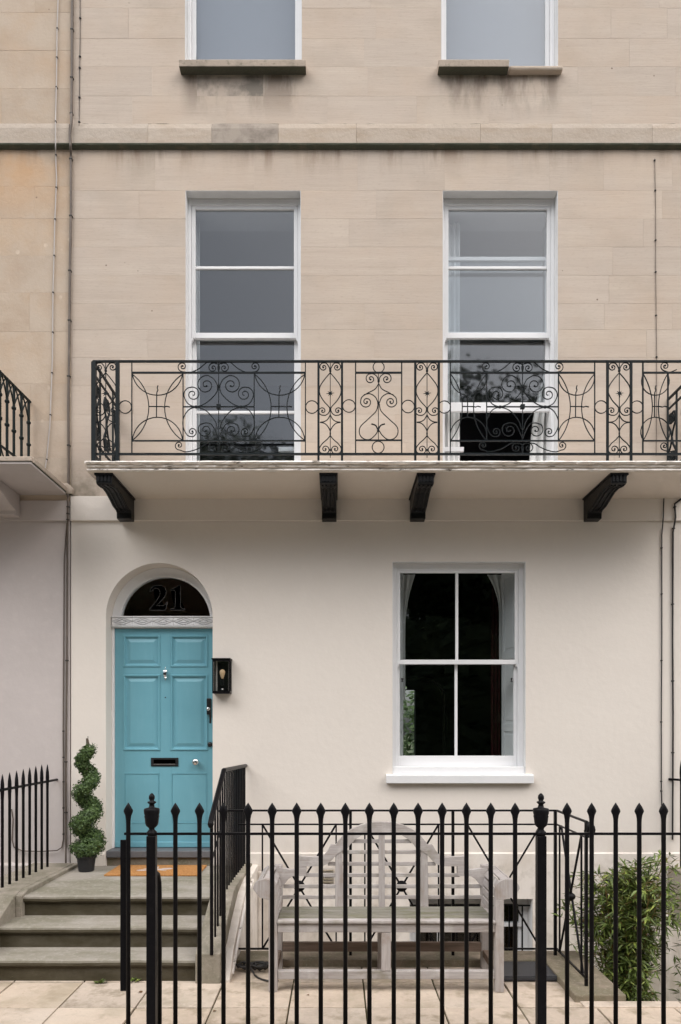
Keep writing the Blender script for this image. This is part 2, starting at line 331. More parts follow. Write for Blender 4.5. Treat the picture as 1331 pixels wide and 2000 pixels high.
# front terrace: bed with recessed joints, slabs as pieces
LW = -.72                      # left side of the sunken area
bed = MB()
bed.box(-7, LW, -3.12, -.02, -.35, -.012); bed.box(LW, 1.50, -3.12, -1.42, -.35, -.012); bed.box(1.50, 6.5, -3.12, -2.13, -.35, -.012)
terrace = bed.build('terrace', 'joint'); tag(terrace, 'cream sandstone slab paving between the black fence and the steps', kind='structure')
xj = [-.289 + .4715 * k for k in range(-13, 14)]
yj = [-3.09, -2.647, -2.206, -1.765, -1.45]
for i in range(len(xj) - 1):
    for j in range(len(yj) - 1):
        a, b = xj[i] + .004, xj[i + 1] - .004; c, d_ = yj[j] + .004, yj[j + 1] - .004
        if a > 1.5 and d_ > -2.13: continue
        if j == 3 and b > 1.50: b = 1.50
        h = rnd.uniform(-.0025, .0025)
        q = [(a + rnd.uniform(0, .003), c + rnd.uniform(0, .003)), (b - rnd.uniform(0, .003), c + rnd.uniform(0, .003)), (b - rnd.uniform(0, .003), d_ - rnd.uniform(0, .003)), (a + rnd.uniform(0, .003), d_ - rnd.uniform(0, .003))]
        MB().prism(q, 'z', -.02, h).build('paving_slab', 'paving', terrace, org=((a + b) / 2, (c + d_) / 2, 0), bevel=.003)
for k in range(3):      # pale edging slabs in front of the sunken bed
    a = 1.52 + k * .62
    box(a, a + .61, -2.22, -2.13, -.03, .012).build('edging_slab', 'paving', terrace, org=(a, -2.15, 0), bevel=.004)

# sunken area: floor and retaining walls
area = MB().box(LW, 6.5, -2.13, .3, -2.0, -1.9).build('sunken_area_floor', 'flag'); tag(area, kind='structure')
rw = MB().box(LW, 1.50, -1.44, -1.30, -2.0, -.013); rw.box(1.50, 1.80, -2.13, -1.30, -2.0, -.013); rw.box(1.80, 6.5, -2.35, -2.135, -2.0, -.36)
o = rw.build('retaining_wall', 'stucco'); tag(o, 'painted retaining wall of the sunken area behind the bench', 'retaining wall')

# ================================================================== HOUSE 21
house = empty('terraced_house', (0.3, 0, 0), 'cream and bath stone terraced house with a teal front door and two tall balcony windows', 'house')
XL = -2.44; XR = 6.2
W1 = (-1.387, -.325, 3.92, 6.66); W2 = (.981, 2.042, 3.92, 6.66)
W3 = (-1.392, -.316, 7.80, 10.1); W4 = (.967, 2.044, 7.80, 10.1)
WG = (.519, 1.745, 1.285, 3.243); WB = (.675, 1.807, -1.0, .14)
DOOR = (-2.12, -1.137); DC = -1.6285; DR = .4915; DSZ = 2.74

def wall_boxes(x0, x1, z0, z1, holes, y0, y1):
    """boxes filling a rectangle minus rectangular holes"""
    mb = MB(); zs = sorted({z0, z1} | {min(max(h[2], z0), z1) for h in holes} | {min(max(h[3], z0), z1) for h in holes})
    for a, b in zip(zs, zs[1:]):
        if b - a < 1e-6: continue
        xs = [x0]
        for h in sorted(holes):
            if h[2] < b - 1e-6 and h[3] > a + 1e-6: xs += [max(h[0], x0), min(h[1], x1)]
        xs.append(x1)
        for i in range(0, len(xs), 2):
            if xs[i + 1] - xs[i] > 1e-4: mb.box(xs[i], xs[i + 1], y0, y1, a, b)
    return mb

def ashlar(parent, x0, x1, levels, holes, m, seed, gap=.0010, wmin=.42, wmax=1.05, ydepth=.0014):
    r = random.Random(seed)
    for zb, zt in zip(levels, levels[1:]):
        runs = [(x0, x1)]
        for h in holes:
            if h[2] < zt - .01 and h[3] > zb + .01:
                nr = []
                for a, b in runs:
                    if h[0] > a and h[0] < b: nr.append((a, h[0]))
                    if h[1] > a and h[1] < b: nr.append((h[1], b))
                    if h[1] <= a or h[0] >= b: nr.append((a, b))
                runs = nr
        for a, b in runs:
            x = a
            while x < b - 1e-4:
                wd = r.uniform(wmin, wmax); e = x + wd
                if b - e < .3: e = b
                g = gap * r.choice((.25, .35, .5, .9, 1.0)); pr = r.uniform(0, .0007)
                mm = m
                if m == 'stone' and seed == 8 and zb == 7.53:
                    if x < -1.28 < e: e = -1.28
                    elif abs(x + 1.28) < 1e-6: e = -.67; mm = 'stone_sooty'
                box(x + g, e - g, -pr, ydepth, zb + g, zt - g).build('stone', mm, parent, org=((x + e) / 2, 0, (zb + zt) / 2))
                x = e

# upper ashlar
uw = wall_boxes(XL, XR, 3.61, 11.2, [W1, W2, W3, W4], .0018, .50).build('upper_wall', 'mortar', house)
ashlar(uw, XL, XR, [3.84, 4.08, 4.34, 4.60, 4.86, 5.12, 5.38, 5.62, 5.88, 6.14, 6.40, 6.66, 7.035], [W1, W2], 'stone', 5)
ashlar(uw, XL, XR, [7.26, 7.53, 7.80, 8.06, 8.34, 8.62], [W3, W4], 'stone', 8)
ashlar(uw, XL, XR, [8.62, 9.2, 10.1, 11.2], [W3, W4], 'stone', 9, wmin=1.2, wmax=2)
# inner lining of the painted first-floor and second-floor reveals
def reveal(wd, dep=.12, bottom=True):
    mb = MB(); t = .004; x0, x1, z0, z1 = wd
    mb.box(x0, x0 + t, .001, dep, z0, z1); mb.box(x1 - t, x1, .001, dep, z0, z1); mb.box(x0 + t, x1 - t, .001, dep, z1 - t, z1)
    return mb
# string course (blocks) with mossy drip
def band(parent, x0, x1, seed):
    r = random.Random(seed); x = x0
    core = box(x0, x1, .02, .06, 7.035, 7.262).build('string_course', 'mortar', parent)
    while x < x1 - 1e-4:
        e = min(x + r.uniform(.55, 1.25), x1)
        if x1 - e < .3: e = x1
        dark = False
        if seed == 3 and x < -1.14 <= e: e = -1.14
        elif seed == 3 and abs(x + 1.14) < 1e-6: e = -.53; dark = True
        g = r.uniform(.0003, .0007); p = r.uniform(-.002, .003)
        poly = [(-.038 - p, 7.062), (-.042 - p, 7.20), (-.034 - p, 7.246), (-.002, 7.262), (.019, 7.262), (.019, 7.062)]
        MB().prism(poly, 'x', x + g, e - g).build('stone', 'stone_dark' if dark else 'stone_band', core, org=((x + e) / 2, 0, 7.15), bevel=.003)
        x = e
    tl = []; xx = x0
    while xx < x1:
        tl.append((xx, -.006 + r.uniform(-.003, .002), 7.2625 + r.uniform(-.002, .0035))); xx += r.uniform(.03, .09)
    MB().sweep(tl, .0042, 4).build('top_joint', 'drip', core)
    n = int((x1 - x0) * 16); mb = MB(); v = []; f = []
    for i in range(n + 1):
        xx = x0 + (x1 - x0) * i / n; j = r.uniform(-.003, .002)
        v += [(xx, -.045, 7.0618), (xx, -.043, 7.050 + j), (xx, -.012, 7.038), (xx, .019, 7.036), (xx, .019, 7.0625)]
    for i in range(n):
        f += [(i * 5 + k, (i + 1) * 5 + k, (i + 1) * 5 + (k + 1) % 5, i * 5 + (k + 1) % 5) for k in range(5)]
    mb.add(v, f).build('drip_mould', 'drip', core)
band(house, XL, XR, 3)

# stucco ground-floor wall
HOLES = [WG, WB, (DOOR[0], DOOR[1], -.5, DSZ)]
sw = wall_boxes(XL, LW - .0, -.3, DSZ, [HOLES[2]], 0, .50)
sw.v, sw.f = sw.v, sw.f
sw2 = wall_boxes(LW, XR, -2.0, 3.61, [WG, WB], 0, .50)
sw.add(sw2.v, sw2.f)
sw.box(XL, DOOR[0], 0, .5, DSZ, 3.61); sw.box(DOOR[1], LW, 0, .5, DSZ, 3.61)
sw.box(DOOR[0], DOOR[1], 0, .5, 3.30, 3.61)
NA = 28
for i in range(NA):      # spandrel over the arched doorway
    a0, a1 = pi - pi * i / NA, pi - pi * (i + 1) / NA
    p0 = (DC + DR * cos(a0), DSZ + DR * sin(a0)); p1 = (DC + DR * cos(a1), DSZ + DR * sin(a1))
    sw.prism([p0, (p0[0], 3.30), (p1[0], 3.30), p1], 'y', 0, .5)
wallo = sw.build('stucco_wall', 'stucco', house)
# platband under the balcony, plinth
pb = MB().prism([(-.022, 3.615), (-.022, 3.84), (.049, 3.84), (.049, 3.612), (-.004, 3.612)], 'x', XL, XR).build('plat_band', 'stucco', house, bevel=.004)
pl = MB()
def plprof(z0): return [(-.013, z0), (-.013, .555), (-.002, .566), (.01, .566), (.01, z0)]
pl.prism(plprof(-1.9), 'x', LW, WB[0]); pl.prism(plprof(-1.9), 'x', WB[1], XR)
pl.prism([(-.013, .14), (-.013, .555), (-.002, .566), (.01, .566), (.01, .14)], 'x', WB[0], WB[1])
pl.prism([(-.024, -1.9), (-.024, -1.0), (.01, -1.0), (.01, -1.9)], 'x', WB[0], WB[1])
MB().prism(plprof(.45), 'x', XL, DOOR[0] - .001).build('plinth', 'stucco', house)
pl.prism(plprof(.45), 'x', DOOR[1] + .003, LW)
pl.build('plinth', 'stucco', house)

# ---------------- rooms seen through the glass
def room(x0, x1, y0, y1, z0, z1, mw, mc, name, rear=None):
    mb = MB(); t = .05
    mb.box(x0 - t, x0, y0, y1, z0, z1); mb.box(x1, x1 + t, y0, y1, z0, z1); mb.box(x0, x1, y0, y1, z0 - t, z0)
    if rear:
        rr = wall_boxes(x0, x1, z0, z1, [rear], y1, y1 + .2); mb.add(rr.v, rr.f)
    else: mb.box(x0, x1, y1, y1 + t, z0, z1)
    o = mb.build(name, mw, house)
    MB().box(x0, x1, y0, y1, z1, z1 + t).build('ceiling', mc, o)
    return o
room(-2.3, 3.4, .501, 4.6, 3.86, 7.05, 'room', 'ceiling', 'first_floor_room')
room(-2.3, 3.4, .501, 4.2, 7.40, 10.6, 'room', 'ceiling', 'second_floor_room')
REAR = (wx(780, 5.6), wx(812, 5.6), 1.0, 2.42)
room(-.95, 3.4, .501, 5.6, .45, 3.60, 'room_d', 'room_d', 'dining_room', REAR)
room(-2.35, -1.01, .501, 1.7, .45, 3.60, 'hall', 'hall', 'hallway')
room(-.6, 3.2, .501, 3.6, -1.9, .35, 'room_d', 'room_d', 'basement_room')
# pale arch moulding inside the dining room
arch = [(wx(868, 4.4), 4.4, wz(1470, 4.4)), (wx(868, 4.4), 4.4, wz(1365, 4.4))] + [(wx(868, 4.4) - .28 * (1 - cos(t)), 4.4, wz(1365, 4.4) + .30 * sin(t)) for t in [pi / 2 * k / 8 for k in range(1, 9)]] + [(wx(797, 4.4), 4.4, wz(1365, 4.4) + .32)]
MB().sweep(arch, .022, 6).build('arch_moulding', M['vent'], house)
MB().box(wx(795, 4.3), wx(842, 4.3), 4.2, 4.3, wz(1348, 4.3), wz(1328, 4.3)).build('pelmet', 'room_d', house)
# shrubs in the back garden glimpsed through the rear window
def leaf_cloud(name, c, rad, n, size, m, seed, parent=None, kind='stuff', squash=(1, 1, 1), clumps=14, lens=1.0, ball=False):
    r = random.Random(seed); vs = []; fs = []
    cl = [(Vector((r.gauss(0, .42) * rad * squash[0], r.gauss(0, .42) * rad * squash[1], r.gauss(0, .42) * rad * squash[2])), r.uniform(.28, .5) * rad) for _ in range(clumps)]
    if ball:
        cl = []
        for _ in range(clumps):
            q = Vector((r.gauss(0, 1), r.gauss(0, 1), r.gauss(0, 1))).normalized() * rad * r.random() ** .4 * .8; q.z *= squash[2]; cl.append((q, r.uniform(.16, .34) * rad))
    for i in range(n):
        cc, cr = r.choice(cl); d = Vector((r.gauss(0, 1), r.gauss(0, 1), r.gauss(0, 1))).normalized() * cr * r.uniform(.35, 1.05)
        p = Vector(c) + cc + d; a = Vector((r.gauss(0, 1), r.gauss(0, 1), r.gauss(0, .6))).normalized(); b = a.orthogonal().normalized()
        s_ = size * r.uniform(.6, 1.3); k = len(vs)
        vs += [p - a * s_ * lens, p - b * s_ * .45, p + a * s_ * lens, p + b * s_ * .45]; fs.append((k, k + 1, k + 2, k + 3))
    mb = MB(); mb.v = [tuple(v) for v in vs]; mb.f = fs
    me = mb.mesh(name, m, c); return me

# ---------------- sash windows
def sash(win, x0, x1, y, z0, z1, rails, bars_v=(), gl='glass', stile=.036, top=.036, bot=.045, dep=.035, bw=.026):
    """one sliding sash: frame mesh (part 'sash') and its panes; rails = z centres of horizontal glazing bars"""
    mb = MB()
    mb.box(x0, x0 + stile, y, y + dep, z0, z1); mb.box(x1 - stile, x1, y, y + dep, z0, z1)
    mb.box(x0 + stile, x1 - stile, y + .001, y + dep - .001, z1 - top, z1); mb.box(x0 + stile, x1 - stile, y + .001, y + dep - .001, z0, z0 + bot)
    zc = [z0 + bot] + list(rails) + [z1 - top]; xc = [x0 + stile] + list(bars_v) + [x1 - stile]
    s = mb.build('sash', 'white', win, bevel=.003)
    for rz in rails: box(x0 + stile, x1 - stile, y + .004, y + dep - .004, rz - bw / 2, rz + bw / 2).build('glazing_bar', 'white', win, bevel=.004)
    for bx in bars_v: box(bx - bw / 2, bx + bw / 2, y + .005, y + dep - .005, z0 + bot, z1 - top).build('glazing_bar', 'white', win, bevel=.004)
    for i in range(len(xc) - 1):
        for j in range(len(zc) - 1):
            xa = xc[i] + (bw / 2 - .004 if i else -.004); xb = xc[i + 1] - (bw / 2 - .004 if i < len(xc) - 2 else -.004)
            za = zc[j] + (bw / 2 - .004 if j else -.004); zb = zc[j + 1] - (bw / 2 - .004 if j < len(zc) - 2 else -.004)
            t = rnd.uniform(-.0008, .0008)
            yy = y + dep / 2
            MB().add([(xa, yy - t, za), (xb, yy + t, za), (xb, yy + t, zb), (xa, yy - t, zb), (xa, yy + .004 - t, za), (xb, yy + .004 + t, za), (xb, yy + .004 + t, zb), (xa, yy + .004 - t, zb)],
                     [(0, 1, 2, 3), (7, 6, 5, 4), (0, 4, 5, 1), (1, 5, 6, 2), (2, 6, 7, 3), (3, 7, 4, 0)]).build('pane', gl, win)
    return s
def wframe(wd, y0=.095, side=.028, head=.06, name='window', bot=.03, dep=.16):
    x0, x1, z0, z1 = wd; t = .004
    mb = MB(); mb.box(x0 + t, x0 + t + side, y0, y0 + dep, z0, z1 - t); mb.box(x1 - t - side, x1 - t, y0, y0 + dep, z0, z1 - t)
    mb.box(x0 + t + side, x1 - t - side, y0 + .002, y0 + dep, z1 - t - head, z1 - t); mb.box(x0 + t + side, x1 - t - side, y0 + .002, y0 + dep, z0, z0 + bot)
    win = mb.build(name, 'white', house, bevel=.003)
    rv = reveal(wd, y0); rv.build('reveal', 'reveal', win)
    return win
def horns(win, x0, x1, z, y, s=.03):
    for sx, xx in ((1, x0), (-1, x1)):
        MB().prism([(xx, z), (xx + sx * s, z), (xx + sx * s, z - .018), (xx + sx * s * .55, z - .03), (xx + sx * s * .5, z - .055), (xx, z - .06)], 'y', y, y + .034).build('sash_horn', 'white', win)

def tall_window(wd, raised):
    win = wframe(wd)
    x0, x1 = wd[0] + .032, wd[1] - .032; yU, yL = .105, .152
    zmeet = wz(656, .12)
    sash(win, x0 + .002, x1 - .002, yU, zmeet - .028, wd[3] - .066, [wz(524, .12)], gl='glass_up', bot=.05, top=.03)
    horns(win, x0 - .012, x1 + .012, zmeet - .028, yU - .004)
    zb, H = wd[2] + .03, zmeet + .02 - (wd[2] + .03)
    lift = wz(804, .16) - zb if raised else 0
    zz = zb + lift
    sash(win, x0 + .002, x1 - .002, yL, zz, zz + H, [zz + H * .5 + .01], gl='glass_up', bot=.085, top=.035)
    return win
w1 = tall_window(W1, False); w2 = tall_window(W2, True)
for wd, nm in ((W3, 1), (W4, 2)):
    win = wframe(wd)
    box(wd[0] + .06, wd[1] - .06, .205, .209, wd[2] + .02, 9.6).build('brightening_blind', 'blind', win)  # blind added behind the glass so the top panes look brighter
    sash(win, wd[0] + .034, wd[1] - .034, .152, wd[2] + .03, 8.95, [], gl='glass_up', bot=.012)
    sash(win, wd[0] + .034, wd[1] - .034, .105, 8.93, wd[3] - .066, [], gl='glass_up')
def sill_profile(xa, xb, z0, z1, proj): return MB().prism([(-proj, z0), (-proj - .004, z1 - .012), (-proj + .01, z1), (.12, z1 + .012), (.12, z0)], 'x', xa, xb)
s3 = sill_profile(wx(350, -.08), wx(598, -.08), 7.724, 7.795, .085).build('window_sill', 'sill_stone', house, bevel=.006)
sill_profile(wx(857, -.08), wx(995, -.08), 7.722, 7.795, .085).build('window_sill', 'sill_stone', house, bevel=.006, label='left thicker half of the broken stone sill')
sill_profile(wx(995.5, -.05), wx(1100, -.05), 7.722, 7.765, .055).build('window_sill', 'stone_band', house, bevel=.012, label='broken worn right half of the stone sill')

# ground-floor sash window
y0 = .075
win = wframe(WG, y0=y0, side=.042, head=.055, bot=.03)
mid = wx(892.5, .1); zm = wz(1293, .1)
sash(win, WG[0] + .048, WG[1] - .048, y0 + .008, zm - .022, WG[3] - .06, [], [mid], bot=.042, top=.025, stile=.03)
sash(win, WG[0] + .048, WG[1] - .048, y0 + .052, wz(1497, .12), zm + .018, [], [mid], bot=.10, top=.035, stile=.03)
horns(win, WG[0] + .036, WG[1] - .036, zm - .022, y0 + .004)
box(WG[0] + .004, WG[1] - .004, .015, y0 + .0515, WG[2], wz(1496.5, .12)).build('sub_sill', 'white', win, bevel=.004)
MB().prism([(-.055, 1.205), (-.058, 1.278), (-.05, 1.285), (.075, 1.292), (.075, 1.205)], 'x', wx(755, -.05), wx(1043, -.05)).build('window_sill', 'white', win, bevel=.004)
for xx in (WG[0] + .10, WG[1] - .10):
    MB().lathe([(.004, -.02), (.011, -.012), (.007, 0), (.011, .012), (.004, .02)], (xx, y0 + .045, wz(1328, .1)), 10).build('sash_latch', 'black_plastic', win)
# panelled shutters folded in the right and left reveals
def shutter(win, xa, ya, xb, yb, z0, z1):
    u = Vector((xb - xa, yb - ya, 0)); Ln = u.length; u.normalize(); n = Vector((-u.y, u.x, 0)) * (1 if xa > 1 else -1)
    def P(s, d_, z): p = Vector((xa, ya, 0)) + u * s + n * d_; return (p.x, p.y, z)
    def bx(s0, s1, d0, d1, za, zb): 
        return MB().add([P(s0, d0, za), P(s1, d0, za), P(s1, d1, za), P(s0, d1, za), P(s0, d0, zb), P(s1, d0, zb), P(s1, d1, zb), P(s0, d1, zb)], [(0, 3, 2, 1), (4, 5, 6, 7), (0, 1, 5, 4), (1, 2, 6, 5), (2, 3, 7, 6), (3, 0, 4, 7)])
    mb = bx(0, Ln, -.02, 0, z0, z1); H = z1 - z0
    cuts = [0, .03, .20, .24, .56, .60, .97, 1.0]
    for a, b in ((0, .03), (.20, .24), (.56, .60), (.97, 1)):
        q = bx(.0, Ln, 0, .012, z0 + a * H, z0 + b * H); mb.add(q.v, q.f)
    for a, b in ((0, .05), (Ln - .05, Ln)):
        q = bx(a, b, 0, .0115, z0, z1); mb.add(q.v, q.f)
    for a, b in ((.03, .20), (.24, .56), (.60, .97)):
        q = bx(.075, Ln - .075, 0, .008, z0 + a * H + .03, z0 + b * H - .03); mb.add(q.v, q.f)
    mb.build('shutter', 'white', win, bevel=.003)
shutter(win, 1.732, y0 + .17, 1.652, .52, WG[2], WG[3])
shutter(win, .590, y0 + .17, .655, .52, WG[2], WG[3])
def curtain(win, xa, xb, y, z0, z1, m='curtain', amp=.018, folds=5, ztop=None, drape=0.0, taper=0.0):
    n = 40; vs = []; fs = []; nz_ = 14
    for j in range(nz_ + 1):
        t = j / nz_; z = z0 + (z1 - z0) * t; dr = drape * max(0, (t - .55) / .45) ** 2
        for i in range(n + 1):
            u = i / n; x = xa + (xb - xa) * u + dr * u + taper * (1 - u) * min(1, t * 2.2) ** 3; vs.append((x, y + amp * sin(u * folds * 2 * pi + .4 * sin(t * 5)), z))
    for j in range(nz_):
        for i in range(n): k = j * (n + 1) + i; fs.append((k, k + 1, k + n + 2, k + n + 1))
    mb = MB(); mb.v = vs; mb.f = fs; o = mb.build('curtain', m, win, smooth=True); return o
curtain(win, .665, .69, .56, WG[2] + .7, WG[3], 'curtain', .006, 2, drape=.10)
curtain(win, 1.66, 1.63, .57, WG[2] + 1.1, WG[3], 'curtain', .006, 2, drape=-.12)
curtain(win, 1.56, 1.66, .64, WG[2], WG[3], 'red_curtain', .012, 3)
# upper windows: linings, curtains
for wn, wd, cl in ((w1, W1, (wx(377, .3), wx(389, .3))), (w2, W2, (wx(868, .3), wx(896, .3)))):
    curtain(wn, cl[0], cl[1] + .01, .285, wd[2], wd[3] - .1, 'curtain', .012, 3)
    mb = MB(); mb.box(wd[0] - .05, wd[0], .256, .5, wd[2], wd[3]); mb.box(wd[1], wd[1] + .05, .256, .5, wd[2], wd[3]); mb.box(wd[0], wd[1], .256, .5, wd[3] - .03, wd[3] + .02)
    mb.build('inner_lining', 'white', wn)
curtain(w2, wx(1034, .30), W2[1] + .03, .30, W2[2], W2[3] - .1, 'curtain', .022, 3, taper=.15)
box(wx(545, .3), wx(582, .3), .262, .30, wz(884, .3), wz(876, .3)).build('label_strip', 'white', w1)
box(wx(867, .3), wx(905, .3), .262, .30, wz(884, .3), wz(876, .3)).build('label_strip', 'white', w2)
# basement window
bw_ = wframe(WB, y0=.14, side=.05, head=.05, bot=.05, dep=.08)
sash(bw_, WB[0] + .055, WB[1] - .055, .15, -.16, WB[3] - .055, [], [wx(858, .15)], dep=.03, stile=.03, top=.03, bot=.035)
sash(bw_, WB[0] + .055, WB[1] - .055, .182, -.95, -.125, [], [wx(858, .15)], dep=.03, stile=.03, top=.03, bot=.05)
gr = MB()
for k in range(9):
    xx = WB[0] + .08 + k * .122; gr.box(xx - .006, xx + .006, .06, .072, -1.0, .06)
gr.box(WB[0] + .005, WB[1] - .005, .055, .077, .055, .067)
gr.build('window_guard', 'iron', bw_)

# ---------------- front door
DY = .19
dx = lambda p: wx(p, DY)
dz = lambda p: wz(p, DY)
DL, DRt = DOOR[0] + .026, DOOR[1] - .006; DB, DT = dz(1655), dz(1228)
df = MB(); df.box(DOOR[0] + .001, DL - .002, DY - .02, DY + .1, DB - .03, 2.76); df.box(DRt + .002, DOOR[1] - .001, DY - .02, DY + .1, DB - .03, 2.76)
df.box(DL - .002, DRt + .002, DY - .01, DY + .1, DT + .004, 2.668)
fr = df.build('door_frame', 'white', house, bevel=.003)
panels = [(246, 313, 1242, 1301), (336, 405, 1242, 1301), (243, 312, 1319, 1464), (335, 405, 1319, 1464), (243, 312, 1510, 1608), (334, 403, 1510, 1608)]
ph = [(dx(a), dx(b), dz(d_), dz(c)) for a, b, c, d_ in panels]
# door leaf: stiles and rails around recessed panels
colsx = [(DL, ph[2][0]), (ph[2][1], ph[3][0]), (ph[3][1], DRt)]
mb = MB()
pz = [(DB, ph[4][2]), (ph[4][3], ph[2][2]), (ph[2][3], ph[0][2]), (ph[0][3], DT)]
pxs = (ph[2][0], ph[2][1], ph[3][0], ph[3][1])
mb.box(DL, pxs[0], DY, DY + .044, DB, DT); mb.box(pxs[1], pxs[2], DY, DY + .044, DB, DT); mb.box(pxs[3], DRt, DY, DY + .044, DB, DT)
for a, b in pz: mb.box(pxs[0], pxs[1], DY + .0002, DY + .044, a, b); mb.box(pxs[2], pxs[3], DY + .0002, DY + .044, a, b)
door = mb.build('door', 'door', house, bevel=.0015)
for i in range(6):
    xa, xb = (pxs[0], pxs[1]) if i % 2 == 0 else (pxs[2], pxs[3]); za, zb = [(ph[0][2], ph[0][3]), (ph[2][2], ph[2][3]), (ph[4][2], ph[4][3])][i // 2]
    def ring(ins, y): return [(xa + ins, y, za + ins), (xb - ins, y, za + ins), (xb - ins, y, zb - ins), (xa + ins, y, zb - ins)]
    if i < 4: seq = [(-.008, DY - .0005), (-.004, DY - .009), (.008, DY - .008), (.016, DY + .010), (.028, DY + .012), (.060, DY + .001), (.061, DY + .001)]
    else: seq = [(.000, DY - .0005), (.003, DY - .004), (.007, DY - .003), (.009, DY + .004), (.012, DY + .0015)]
    vs = []; fs = []
    for ins, y in seq: vs += ring(ins, y)
    for k in range(len(seq) - 1): fs += [(k * 4 + q, k * 4 + (q + 1) % 4, (k + 1) * 4 + (q + 1) % 4, (k + 1) * 4 + q) for q in range(4)]
    n4 = (len(seq) - 1) * 4; fs.append((n4, n4 + 1, n4 + 2, n4 + 3)); k0 = len(vs)
    vs += [(xa, DY + .04, za), (xb, DY + .04, za), (xb, DY + .04, zb), (xa, DY + .04, zb)]; fs.append((k0 + 3, k0 + 2, k0 + 1, k0)); fs += [(k0 + q, k0 + (q + 1) % 4, (q + 1) % 4, q) for q in range(4)]
    MB().add(vs, fs).build('panel', 'door', door)
box(DL + .004, DRt - .004, DY - .018, DY - .0002, DB + .002, DB + .055).build('weather_bar', 'door', door, bevel=.006)
# knocker: small lantern shaped chrome knocker
kx, kz = dx(324.5), dz(1316)
MB().lathe([(.001, .062), (.004, .055), (.003, .046), (.010, .040), (.022, .030), (.025, .022), (.020, .018), (.022, .0), (.015, -.034), (.018, -.040), (.008, -.046), (.005, -.058), (.001, -.066)], (kx, DY - .022, kz), 8).build('door_knocker', 'chrome', door)
MB().lathe([(.004, -.012), (.016, -.008), (.016, .008), (.004, .012)], (kx, DY - .044, kz - .002), 8).build('knocker_recess', 'black_plastic', door)
MB().lathe([(.002, -.006), (.006, -.004), (.006, .004), (.002, .006)], (dx(323.5), DY - .001, dz(1362)), 10).build('peephole', 'black_plastic', door)
lx0, lx1, lz0, lz1 = dx(295.5), dx(349), dz(1496.5), dz(1480)
mb = MB(); mb.box(lx0, lx1, DY - .008, DY - .0003, lz1 - .018, lz1); mb.box(lx0, lx1, DY - .008, DY - .0003, lz0, lz0 + .018); mb.box(lx0, lx0 + .026, DY - .008, DY - .0003, lz0 + .018, lz1 - .018); mb.box(lx1 - .026, lx1, DY - .008, DY - .0003, lz0 + .018, lz1 - .018)
lb = mb.build('letterbox', 'black_plastic', door, bevel=.002)
box(lx0 + .026, lx1 - .026, DY - .005, DY - .0003, lz0 + .018, lz1 - .018).build('letterbox_flap', 'number', door)
box(lx0 + .028, lx1 - .028, DY - .0115, DY - .0082, lz0 + .017, lz0 + .022).build('letterbox_lip', 'number_edge', door)
kb = MB(); c = (dx(384), DY - .03, dz(1488))
def lathe_y(prof, c, n=18):
    mb = MB().lathe([(r, z) for r, z in prof], (0, 0, 0), n); mb.v = [(c[0] + x, c[1] - z, c[2] + y) for x, y, z in mb.v]; return mb
lathe_y([(.026, -.028), (.026, -.022), (.012, -.018), (.012, -.004), (.028, .004), (.033, .016), (.026, .027), (.008, .032)], c).build('door_knob', 'chrome', door, smooth=True)
box(dx(405), dx(413.5), DY - .03, DY - .0003, dz(1396), dz(1364)).build('keypad_lock', 'black_plastic', door, bevel=.006)
lathe_y([(.014, -.02), (.018, 0), (.018, .012), (.006, .016)], (dx(408.5), DY - .032, dz(1385))).build('lock_knob', 'chrome', door, smooth=True)
box(dx(411), dx(414.5), DY - .05, DY - .03, dz(1413), dz(1390)).build('lock_lever', 'black_plastic', door, bevel=.003)
lathe_y([(.024, -.012), (.024, .0), (.016, .008)], (dx(411), DY - .012, dz(1454))).build('lower_lock', 'black_plastic', door, smooth=True)
# transom with carved lozenges
tz0, tz1 = dz(1225), dz(1205)
tr_ = box(DOOR[0] + .001, DOOR[1] - .001, DY - .035, DY + .06, tz0, tz1).build('transom', 'white', house, bevel=.004)
mb = MB(); nd = 5; wd_ = (DOOR[1] - DOOR[0] - .02) / nd; zc = (tz0 + tz1) / 2; hz_ = (tz1 - tz0) / 2 - .014
for k in range(nd):
    cx_ = DOOR[0] + .01 + wd_ * (k + .5); hw_ = wd_ / 2
    def loz(q): return [(cx_ - hw_ * q, zc), (cx_, zc + hz_ * q), (cx_ + hw_ * q, zc), (cx_, zc - hz_ * q)]
    for qo, qi in ((.86, .62),):
        o_, i_ = loz(qo), loz(qi)
        for e in range(4): mb.prism([o_[e], o_[(e + 1) % 4], i_[(e + 1) % 4], i_[e]], 'y', DY - .052, DY - .034)
    mb.prism(loz(.34), 'y', DY - .052, DY - .034)
    for sx in (-1, 1):
        for sz in (-1, 1):
            mb.prism([(cx_ + sx * hw_ * .98, zc + sz * hz_ * .14), (cx_ + sx * hw_ * .98, zc + sz * hz_), (cx_ + sx * hw_ * .16, zc + sz * hz_)], 'y', DY - .050, DY - .034)
for zz in (tz0 + .005, tz1 - .005): mb.box(DOOR[0] + .003, DOOR[1] - .003, DY - .056, DY - .034, zz - .005, zz + .005)
mb.build('carving', 'white', tr_)
